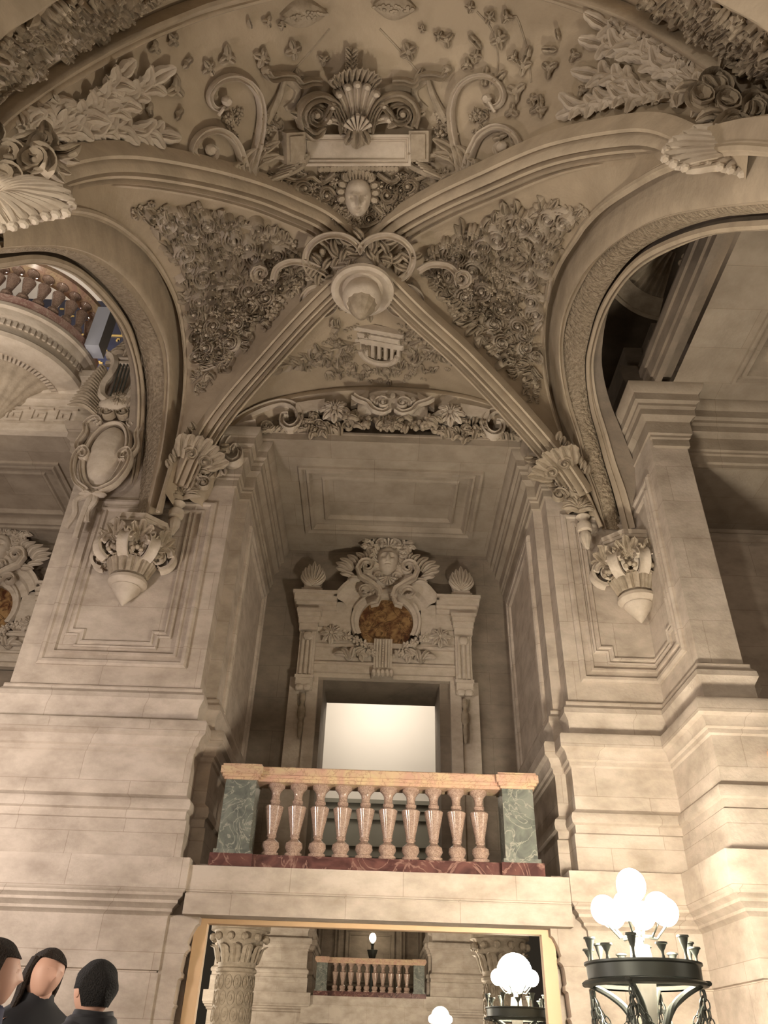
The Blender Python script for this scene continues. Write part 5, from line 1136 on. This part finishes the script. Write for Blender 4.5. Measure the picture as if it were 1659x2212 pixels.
# shield and lyre carved on the corner of the left pier
def shield():
    t = thing('shield_cartouche', 'pale oval shield framed by scrolls and ribbons on the outer edge of the left pier', 'cartouche', (-4.5, 9.9, 6.9)); F = front(-4.52, 7.85, 9.80)
    mb = MB(); mb.blob(F.p(0, 0, 0), (.29, .62, .22), F, 28, 16); mb.build('oval_shield', M_CARVL, t)
    mb = MB(); P = [F.p(.34*math.cos(a), .70*math.sin(a), .03+.03*math.cos(2*a)) for a in [2*PI*k/40 for k in range(41)]]; mb.sweep(P, [F.N]*41, lambda t_: [(u*.05, h*.09) for u, h in ((-1, 0), (-1, .8), (-.3, 1.2), (0, .5), (.4, 1), (1, .5), (1, 0))])
    mb.build('moulded_rim', M_CARVL, t)
    for s in (-1, 1):
        mb = MB(); pa = [(s*a, b) for a, b in ((.10, -.78), (.30, -.62), (.42, -.35), (.44, -.1), (.36, .06), (.26, -.02), (.28, -.14), (.36, -.14))]
        P = catmull([F.p(u, v, .08) for u, v in pa], 5); mb.sweep(P, [F.N]*len(P), lambda t_: CH(.045*(1-.4*t_), .12))
        pb = [(s*a, b) for a, b in ((.38, -.1), (.48, .15), (.42, .42), (.46, .6), (.34, .74), (.24, .66), (.3, .58))]
        P = catmull([F.p(u, v, .06) for u, v in pb], 5); mb.sweep(P, [F.N]*len(P), lambda t_: CH(.04, .11)); mb.build('scroll_arm', M_CARVL, t)
    mb = MB(); spw(mb, F.sub(-.13, .80, .12), .15, -1, .045, .14); spw(mb, F.sub(.15, .80, .12), .15, 1, .045, .14); rosette(mb, F.sub(.03, 1.02, .2), .17, .1)
    for k in range(12): Q = F.sub(-.4+.07*k, .86+.05*(k % 3), .08, (k-6)*.25); leaf(mb, [Q.p(0, 0, 0), Q.p(0, .12, .1), Q.p(0, .26, .04)], [F.N]*3, .06, .07, 3, n=8)
    mb.build('crest', M_CARVE, t)
    mb = MB()
    for s, L in ((-1, .62), (.2, .8), (.8, .5)):
        P = catmull([F.p(0, -.78, .06), F.p(s*.16-.06, -.95, .10), F.p(s*.1-.1, -.8-L*.6, .05), F.p(s*.16-.12, -.8-L, .03)], 5); mb.sweep(P, [F.N]*len(P), lambda t_: [(-.05, 0), (-.04, .03), (0, .05), (.04, .03), (.05, 0)])
    mb.blob(F.p(-.1, -.82, .1), (.12, .06, .07), F); mb.blob(F.p(.1, -.82, .1), (.12, .06, .07), F); mb.build('ribbon_bow', M_CARVL, t)
    ly = thing('lyre_ornament', 'carved stone lyre with dark strings and palm sprays above the oval shield', 'lyre', (-4.5, 9.7, 8.9)); F = front(-4.56, 9.15, 9.62)
    for s in (-1, 1):
        mb = MB(); pa = [(s*a, b) for a, b in ((.12, -.30), (.24, -.18), (.28, .06), (.20, .32), (.18, .55), (.26, .74), (.36, .80))]
        P = catmull([F.p(u, v, .05) for u, v in pa], 5); mb.sweep(P, [F.N]*len(P), lambda t_: [(u*.065, h*.10) for u, h in ((-1, -.4), (-1, .6), (0, 1), (1, .6), (1, -.4))]); mb.build('lyre_arm', M_CARVL, ly)
    mb = MB(); mb.fbox(F, -.36, .36, .56, .64, 0, .1, .02); mb.fbox(F, -.30, .30, .68, .74, 0, .1, .02); mb.blob(F.p(0, -.36, .05), (.26, .13, .1), F, 16, 8); mb.build('crossbar', M_CARVL, ly)
    for k in range(4):
        mb = MB(); mb.tube([F.p(-.09+k*.06, -.28, .08), F.p(-.09+k*.06, .58, .08)], .014, 6); d = mb.build('string', M_BRZ, ly); d['label'] = 'dark metal string'
    mb = MB()
    for k in range(15):
        Q = F.sub(-.26, -.55+.055*k, .02, 1.25-.05*k); leaf(mb, [Q.p(0, 0, 0), Q.p(.03, .22, .10), Q.p(-.02, .52-.012*k, .05)], [F.N]*3, .05, .06, 2, n=9)
    mb.build('palm_spray', M_CARVE, ly); mb = MB()
    for k in range(16):
        Q = F.sub(.22+.05*(k % 3), -.4+.09*k, .0, -.7+.1*(k % 4)); leaf(mb, [Q.p(0, 0, 0), Q.p(.0, .16, .10), Q.p(0, .32, .04)], [F.N]*3, .07, .07, 3, n=8)
    for k in range(14): Q = F.sub(-.3+.05*k, .8+.05*(k % 4), .05, (k-7)*.2); leaf(mb, [Q.p(0, 0, 0), Q.p(0, .14, .09), Q.p(0, .30, .03)], [F.N]*3, .07, .07, 3, n=8)
    mb.build('palm_spray', M_CARVE, ly)
shield()

# acanthus heads of the near columns with scrolls above
def springer(s, label, base, tips, scr):
    O = at(*base, Y=3.8); t = thing('acanthus_springer', label, 'carved capital', O); N = (Vector((0, 0, 0))-O).normalized()
    G = lambda x, y, h=0: at(x, y, Y=3.8)+N*h
    mb = MB()
    for i, (x, y) in enumerate(tips):
        b = base; P = catmull([G(b[0]*.8+x*.2, b[1]*.85+y*.15, .05), G((b[0]+x)/2, (b[1]+y)/2-6, .16), G(x, y, .12), G(x+(x-b[0])*.03, y+6, .02)], 5)
        leaf(mb, P[::2], [N]*len(P[::2]), .085, .06, 1, n=12); mb.blob(G(x, y, .13), (.045, .045, .035), None, 7, 5)
    mb.build('big_leaf', M_CARVL, t)
    for (cx, cy, r, d) in scr:
        mb = MB(); n = 30; P = [G(cx+r*(1-.8*(i/n)**.8)*math.cos(.33*i*d+1), cy+r*(1-.8*(i/n)**.8)*math.sin(.33*i*d+1), .1) for i in range(n)]
        mb.sweep(P, [N]*n, lambda t_: CH(.055*(1-.5*t_), .13)); mb.blob(G(cx, cy, .14), .05); mb.build('scroll', M_CARVE, t)
    mb = MB(); r_ = random.Random(6)
    for k in range(26):
        cx, cy, r, d = scr[k % len(scr)]; a = r_.random()*6.28; x, y = cx+r*1.1*math.cos(a), cy+r*1.1*math.sin(a)
        F = Fr(G(x, y, .02), RGT, UPV, N).sub(0, 0, 0, r_.random()*6.28); leaf(mb, [F.p(0, 0, 0), F.p(.03, .12, .10), F.p(0, .25, .04)], [N]*3, .06, .07, 3, n=8)
    mb.build('leafage', M_CARVE, t)
springer(-1, 'pale acanthus leaf capping the near springing at the left edge', (-20, 425), [(-10, 398), (20, 392), (48, 396), (75, 398), (100, 403), (125, 412), (143, 425), (152, 442), (140, 458), (118, 462), (96, 466), (72, 474), (50, 482), (26, 488), (0, 492)], [(20, 345, 34, 1), (75, 352, 30, -1), (95, 318, 22, 1), (-20, 300, 30, 1), (10, 388, 22, -1)])
springer(1, 'pale acanthus leaf capping the near springing at the right edge', (1668, 338), [(1640, 292), (1622, 292), (1600, 296), (1560, 290), (1525, 282), (1500, 284), (1478, 296), (1456, 308), (1442, 324), (1440, 342), (1458, 354), (1482, 362), (1505, 356), (1530, 356), (1556, 360), (1580, 366), (1604, 374), (1626, 384)], [(1590, 285, 44, 1), (1545, 190, 30, -1), (1515, 215, 20, 1), (1625, 240, 34, -1), (1570, 225, 24, 1)])

# ---------------------------------------------------------------- round balcony of the neighbouring bay, upper left
def round_balcony():
    C = Vector((-6.75, 9.95, 0)); t = thing('round_balcony', 'curved marble balcony with glossy balusters and a fluted shell below, upper left', 'balcony', (-6.75, 9.95, 9.2))
    A0, A1 = PI*.98, PI*2.02; U = (1, 0, 0)
    mb = MB(); mb.lathe([(.6, 9.30), (.95, 9.34), (1.05, 9.30), (1.32, 9.32), (1.40, 9.36), (1.42, 9.44), (1.38, 9.50), (1.38, 9.74), (1.43, 9.80), (1.45, 9.92), (1.50, 9.95), (1.50, 10.02), (1.1, 10.02)], C, n=60, a0=A0, a1=A1, U=U); mb.build('stone_drum', M_CARVL, t)
    mb = MB(); mb.lathe([(1.2, 10.02), (1.46, 10.02), (1.46, 10.24), (1.40, 10.26), (1.1, 10.26)], C, n=60, a0=A0, a1=A1, U=U); mb.build('marble_plinth', marble('pink_marble', (.42, .24, .2), (.56, .38, .32), (.7, .55, .45), 4), t)
    mb = MB(); mb.lathe([(1.16, 11.05), (1.42, 11.05), (1.48, 11.1), (1.48, 11.18), (1.42, 11.22), (1.2, 11.22)], C, n=60, a0=A0, a1=A1, U=U); mb.build('handrail', M_YEL, t)
    for k in range(17):
        a = A0+(A1-A0)*(k+.5)/17
        mb = MB(); pr = [(r*.95, (z-1.955)*.93+10.27) for r, z in BALP]; mb.lathe(pr, (C.x+1.31*math.cos(a), C.y-1.31*abs(math.sin(a)), 0), n=16); mb.build('baluster', M_BAL, t)
    mb = MB()
    for k in range(46):
        a = PI+PI*(k+.5)/46; d = Vector((math.cos(a), math.sin(a), 0)); F = Fr(C+d*1.38+Vector((0, 0, 9.62)), Vector((-d.y, d.x, 0)), (0, 0, 1), d); mb.fbox(F, -.028, .028, 0, .11, -.02, .035)
    mb.build('dentil_row', M_CARVL, t, smooth=0); mb = MB()
    for k in range(46):
        a = PI+PI*(k+.5)/46; d = Vector((math.cos(a), math.sin(a), 0)); F = Fr(C+d*.98+Vector((0, 0, 9.28)), Vector((-d.y, d.x, 0)), (0, 0, 1), d); mb.fbox(F, -.02, .02, 0, .05, -.06, .06)
    mb.build('dentil_row', M_CARVL, t, smooth=0)
    mb = MB()
    rows = []
    for i in range(9):
        f = i/8; rows.append([C+Vector((math.cos(a)*r_, math.sin(a)*r_, 8.65+.68*math.sin(f*PI/2))) for a, r_ in [(PI+PI*k/60, (.12+.84*f)*(1+.05*f*math.cos(k*PI/60*26))) for k in range(61)]])
    mb.grid(rows); mb.build('fluted_shell', M_CARVE, t)
    mb = MB(); mb.fbox(Fr(C+Vector((1.42, -.3, 10.05)), (0, 1, 0), (0, 0, 1), (1, 0, 0)), -.22, .1, 0, 1.0, 0, .25); mb.build('end_pier', plain('pale_blue_marble', (.55, .58, .66), .25), t, smooth=0)
round_balcony()
mb = MB(); mb.box(-12, -4.9, 12.2, 12.4, 8.75, 14.5); struct(mb.build('wall_left', M_BLUE))
og = MB(); r = random.Random(4)
for k in range(150):
    x, z = r.uniform(-8.5, -5), r.uniform(10.6, 14.3); a, b = r.uniform(.02, .09), r.uniform(.015, .04); og.box(x, x+a, 12.17, 12.2, z, z+b)
for z in (11.7, 12.0, 13.3): og.box(-8.5, -5, 12.17, 12.2, z, z+.03)
tag(og.build('gilt_ornament', M_GOLD, smooth=0), 'scattered gilt ornament on the dark blue wall above the round balcony', 'gilding')
mb = MB(); mb.box(-12, -4.9, 8.5, 12.4, 14.5, 14.6); struct(mb.build('ceiling', M_WHT))

# ---------------------------------------------------------------- beyond the right arch
mb = MB()
for x0, x1, z0, z1 in ((4.02, 4.12, 8.5, 8.62), (3.98, 4.3, 8.62, 8.85), (3.94, 4.3, 8.85, 9.0), (4.1, 4.3, 9.0, 9.4)): mb.box(x0, x1, 4.4, 8.62, z0, z1)
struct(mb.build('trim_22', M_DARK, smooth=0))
def conch():
    O = at(1472, 512, Y=7.9); t = thing('shell_niche', 'shadowed fluted shell niche with a small scallop seen through the right arch', 'shell niche', (O.x, 7.9, O.z-1.2))
    N = -ray(1440, 600).normalized(); N = (N+Vector((0, -.2, -.35))).normalized(); U = (RGT-N*RGT.dot(N)).normalized(); F = Fr(O, U, N.cross(U), N)
    mb = MB(); A0, A1, R = math.radians(186), math.radians(262), 1.04; n = 66
    rr_ = lambda k, r, d: F.p(r*math.cos(A0+(A1-A0)*k/n), r*math.sin(A0+(A1-A0)*k/n), d)
    mb.grid([[rr_(k, R*f, -.5*math.sin(PI*f*.5)+.06*f*math.cos(2*PI*k*6/n)) for k in range(n+1)] for f in (.25, .4, .6, .8, .95, 1)])
    mb.build('fluted_shell', M_CARVE, t)
    mb = MB(); mb.grid([[rr_(k, r, d) for k in range(n+1)] for r, d in ((R, -.42), (R, -.36), (R+.05, -.34), (R+.30, -.30), (R+.32, -.26), (R+.38, -.26), (R+.38, -.5))]); mb.build('curved_soffit', M_CARVE, t)
    mb = MB(); G = Fr(at(1512, 585, Y=7.75), F.U, F.V, F.N); shell(mb, G, .40, 9, 2.4, .1); mb.blob(G.p(0, .0, .05), (.16, .12, .12), G, 12, 8); mb.build('small_scallop', M_CARVE, t)
conch()
mb = MB(); mb.add([(3.9, 12.2, 7.5), (13, 12.2, 7.5), (13, 12.2, 13.5), (3.9, 12.2, 13.5)], [(0, 1, 2, 3)]); mb.add([(3.2, 3.0, 12.2), (13, 3.0, 12.2), (13, 12.2, 12.2), (3.2, 12.2, 12.2)], [(0, 1, 2, 3)])
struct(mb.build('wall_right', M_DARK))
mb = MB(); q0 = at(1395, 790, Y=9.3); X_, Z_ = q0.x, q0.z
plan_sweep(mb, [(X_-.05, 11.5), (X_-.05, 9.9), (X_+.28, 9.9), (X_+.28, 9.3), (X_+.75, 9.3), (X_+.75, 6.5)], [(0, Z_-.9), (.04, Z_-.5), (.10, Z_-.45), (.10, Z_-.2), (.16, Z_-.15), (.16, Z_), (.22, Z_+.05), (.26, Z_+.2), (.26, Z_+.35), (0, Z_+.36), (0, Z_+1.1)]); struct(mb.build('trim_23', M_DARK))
# ---------------------------------------------------------------- visitors at the lower left
M_SKIN = plain('skin', (.62, .36, .27), .55); M_HAIR = stone('black_hair', (.014, .011, .011), (.006, .005, .005), None, rough=.9, bump=1.0, nscale=60, fine=150); M_COAT = plain('black_coat', (.012, .012, .016), .8)
M_HAIRB = stone('brown_hair', (.035, .02, .012), (.015, .009, .006), None, rough=.9, bump=1.0, nscale=60, fine=150); M_GREY = plain('grey_patterned_coat', (.16, .17, .16), .85); M_NAVY = plain('navy_collar', (.015, .018, .06), .8)
def person(x, y, top, yaw, label, hair, coat, kind, tilt=0, collar=None):
    """standing figure, top = height of the crown relative to the eye"""
    t = thing('person', label, 'person', (x, y, -1.45)); c, s = math.cos(yaw), math.sin(yaw)
    F = lambda a, b, z: Vector((x+a*c-b*s, y+a*s+b*c, z))            # b: the way the person faces
    k = (top+1.45)/1.74; Z = lambda h: -1.45+h*k
    fr = lambda a, b, z: Fr(F(a, b, z), (c, s, 0), (0, 0, 1), (-s, c, 0))
    # one continuous body: feet to crown as stacked sections, arms joined as skinned loops
    ed = [(0, .93), (0, 1.10), (0, 1.28), (0, 1.40), (0, 1.47), (0, 1.53)]
    me = bpy.data.meshes.new('body'); V = [(0, 0, .95), (0, 0, 1.12), (0, .01, 1.28), (0, 0, 1.40), (0, .01, 1.47), (0, .03, 1.54),
        (.10, 0, .90), (.11, .02, .50), (.11, -.01, .09), (.11, .12, .04), (-.10, 0, .90), (-.11, .02, .50), (-.11, -.01, .09), (-.11, .12, .04),
        (.18, 0, 1.40), (.24, -.02, 1.14), (.22, .10, .92), (.21, .16, .84), (-.18, 0, 1.40), (-.24, -.02, 1.14), (-.22, .10, .92), (-.21, .16, .84), (0, .03, 1.60)]
    E_ = [(0, 1), (1, 2), (2, 3), (3, 4), (4, 5), (0, 6), (6, 7), (7, 8), (8, 9), (0, 10), (10, 11), (11, 12), (12, 13), (3, 14), (14, 15), (15, 16), (16, 17), (3, 18), (18, 19), (19, 20), (20, 21), (5, 22)]
    Rr = [(.15, .11), (.14, .10), (.16, .11), (.12, .09), (.058, .06), (.055, .06), (.09, .09), (.06, .06), (.045, .05), (.04, .035), (.09, .09), (.06, .06), (.045, .05), (.04, .035), (.065, .065), (.048, .048), (.035, .035), (.03, .02), (.065, .065), (.048, .048), (.035, .035), (.03, .02), (.06, .07)]
    L = WL[t.name]; up = Vector((0, 0, H))
    me.from_pydata([tuple(F(a, b, Z(h))+up-L) for a, b, h in V], E_, []); o = bpy.data.objects.new('body', me); col.objects.link(o); o.parent = t; WL[o.name] = L
    md = o.modifiers.new('skin', 'SKIN'); md.use_smooth_shade = True
    for i, q in enumerate(me.skin_vertices[0].data): q.radius = Rr[i]; q.use_root = (i == 0)
    o.modifiers.new('sub', 'SUBSURF').levels = 2; o.modifiers['sub'].render_levels = 2; me.materials.append(M_SKIN)
    # head with a face
    mb = MB(); hd = fr(0, .03, Z(1.625)); 
    if tilt: hd = Fr(hd.O, hd.U*math.cos(tilt)+hd.V*math.sin(tilt), hd.V*math.cos(tilt)-hd.U*math.sin(tilt), hd.N)
    rows = []
    g = lambda q, m_, w_: math.exp(-((q-m_)/w_)**2)
    for i in range(1, 20):
        ph = PI*i/20; v = math.cos(ph); R = []
        for j in range(28):
            a = 2*PI*j/28; cu, cb = math.cos(a), math.sin(a)    # cb>0: face side
            wx = .083*(1-.22*max(0, -v)**1.5); wb = .098*(1-.12*max(0, -v)); e = math.sin(ph)**.85
            u = cu*wx*e; b = cb*wb*e+.012*max(0, -v)*(cb > 0)
            if cb > 0:
                b += .024*g(u, 0, .012)*g(v, -.12, .16)*cb+.006*g(v, .18, .1)-.009*g(abs(u), .032, .014)*g(v, .05, .1)+.006*g(u, 0, .022)*(g(v, -.42, .05)+g(v, -.55, .06))+.008*g(u, 0, .03)*g(v, -.8, .15)
            R.append(hd.p(u, v*.110, b))
        rows.append(R)
    mb.loft(rows)
    for sd in (-1, 1): q = hd.sub(sd*.078, -.005, -.005); mb.blob(q.O, (.012, .032, .02), q, 10, 6)
    mb.build('head', M_SKIN, t)
    mb = MB()
    for sd in (-1, 1): mb.blob(hd.p(sd*.033, .008, .079), (.011, .006, .006), hd, 8, 5); mb.tube([hd.p(sd*.018, .028, .088), hd.p(sd*.034, .033, .083), hd.p(sd*.05, .027, .072)], .003, 5)
    mb.build('eyes', M_HAIR, t)
    mb = MB(); rows = []
    for i in range(0, 15):
        ph = .03+(PI*.70 if kind == 'short' else PI*.72)*i/14; v = math.cos(ph); R = []
        for j in range(32):
            a = 2*PI*j/32; cb = math.sin(a); lim = .28 if cb > .15 else -2
            vv = max(v, .42) if cb > .3 else (max(v, -.05) if abs(cb) <= .3 and kind == 'short' else v); e = math.sqrt(max(0, 1-vv*vv)); w_ = 1.10+.035*math.sin(j*7+i*5)-.10*max(0, i-10)/4
            R.append(hd.p(math.cos(a)*.085*e*w_, vv*.115+.004, cb*.100*e*w_*(.97 if cb > .3 else 1.04)-.004))
        rows.append(R)
    mb.loft(rows)
    if kind == 'long':
        for q in range(26):
            a = PI+PI*(q/25); d0 = Vector((math.cos(a)*.075, math.sin(a)*.09)); P = catmull([hd.p(d0.x, .05, d0.y), hd.p(d0.x*1.15, -.04, d0.y*1.15), hd.p(d0.x*1.05, -.14, d0.y*1.0), hd.p(d0.x*1.2, -.26, d0.y*1.1)], 4); mb.tube(P, lambda t_: .02*(1-.5*t_), 6)
    if kind == 'bun': q = hd.sub(0, .02, -.12); mb.blob(q.O, (.055, .06, .05), q, 12, 8)
    mb.build('hair', hair, t)
    # coat over body, arms and neck
    mb = MB(); prof = [(.21, .16, .62), (.205, .15, .95), (.20, .14, 1.12), (.225, .15, 1.30), (.235, .145, 1.39), (.205, .12, 1.445), (.13, .10, 1.485), (.092, .09, 1.51), (.082, .085, 1.54)]
    mb.loft([[F(a*math.cos(w_), b*math.sin(w_)-.005, Z(h)+.01*math.cos(w_)**2*(h > 1.3)) for w_ in [2*PI*j/28 for j in range(28)]] for a, b, h in prof])
    mb.build('coat', coat, t)
    for sd in (-1, 1):
        mb = MB(); mb.tube(catmull([F(sd*.17, 0, Z(1.40)), F(sd*.225, -.01, Z(1.34)), F(sd*.25, -.02, Z(1.14)), F(sd*.24, .05, Z(1.0)), F(sd*.22, .12, Z(.90))], 5), lambda t_: .075-.028*t_, 14); mb.build('sleeve', coat, t)
        mb = MB(); hb = fr(sd*.21, .16, Z(.84)); mb.blob(hb.O, (.018, .045, .035), hb, 12, 8)
        for f in range(4):
            b0 = .022-.014*f; ln = (.062, .07, .066, .052)[f]; mb.tube(catmull([hb.p(0, -.03, b0), hb.p(0, -.03-ln*.5, b0+.004), hb.p(-sd*.012, -.03-ln*.9, b0+.002)], 4), lambda t_: .0085-.002*t_, 8)
        mb.tube(catmull([hb.p(0, .01, .03), hb.p(-sd*.01, -.02, .05), hb.p(-sd*.015, -.05, .052)], 4), lambda t_: .0095-.002*t_, 8); mb.build('hand', M_SKIN, t)
        mb = MB(); mb.tube(catmull([F(sd*.1, 0, Z(.92)), F(sd*.11, .02, Z(.5)), F(sd*.11, 0, Z(.1))], 4), lambda t_: .10-.04*t_, 14); mb.build('trouser_leg', M_COAT, t)
        mb = MB(); q = fr(sd*.11, .06, Z(.045)); mb.blob(q.O, (.05, .045*k, .14), q, 14, 8); mb.build('shoe', M_COAT, t)
    if collar:
        mb = MB(); mb.loft([[F(a*math.cos(w_), b*math.sin(w_), Z(h)) for w_ in [2*PI*j/24 for j in range(24)]] for a, b, h in ((.16, .12, 1.40), (.125, .115, 1.46), (.105, .11, 1.52), (.09, .1, 1.53))]); mb.build('scarf', collar, t)
    return t
person(-1.20, 4.05, .345, .75, 'person in a black coat with short black hair, seen from behind', M_HAIR, M_COAT, 'short', 0, M_COAT)
person(-1.66, 4.6, .44, -2.3, 'person with a pale face and dark hair between two others', M_HAIRB, M_COAT, 'long', .25)
person(-1.43, 3.35, .345, -1.1, 'person with tied brown hair in a grey coat, cut by the left edge', M_HAIRB, M_GREY, 'bun', 0, M_NAVY)
person(-.85, -2.0, .17, 2.9, 'person whose dark crown just shows at the foot of the mirror', M_HAIR, M_COAT, 'short')
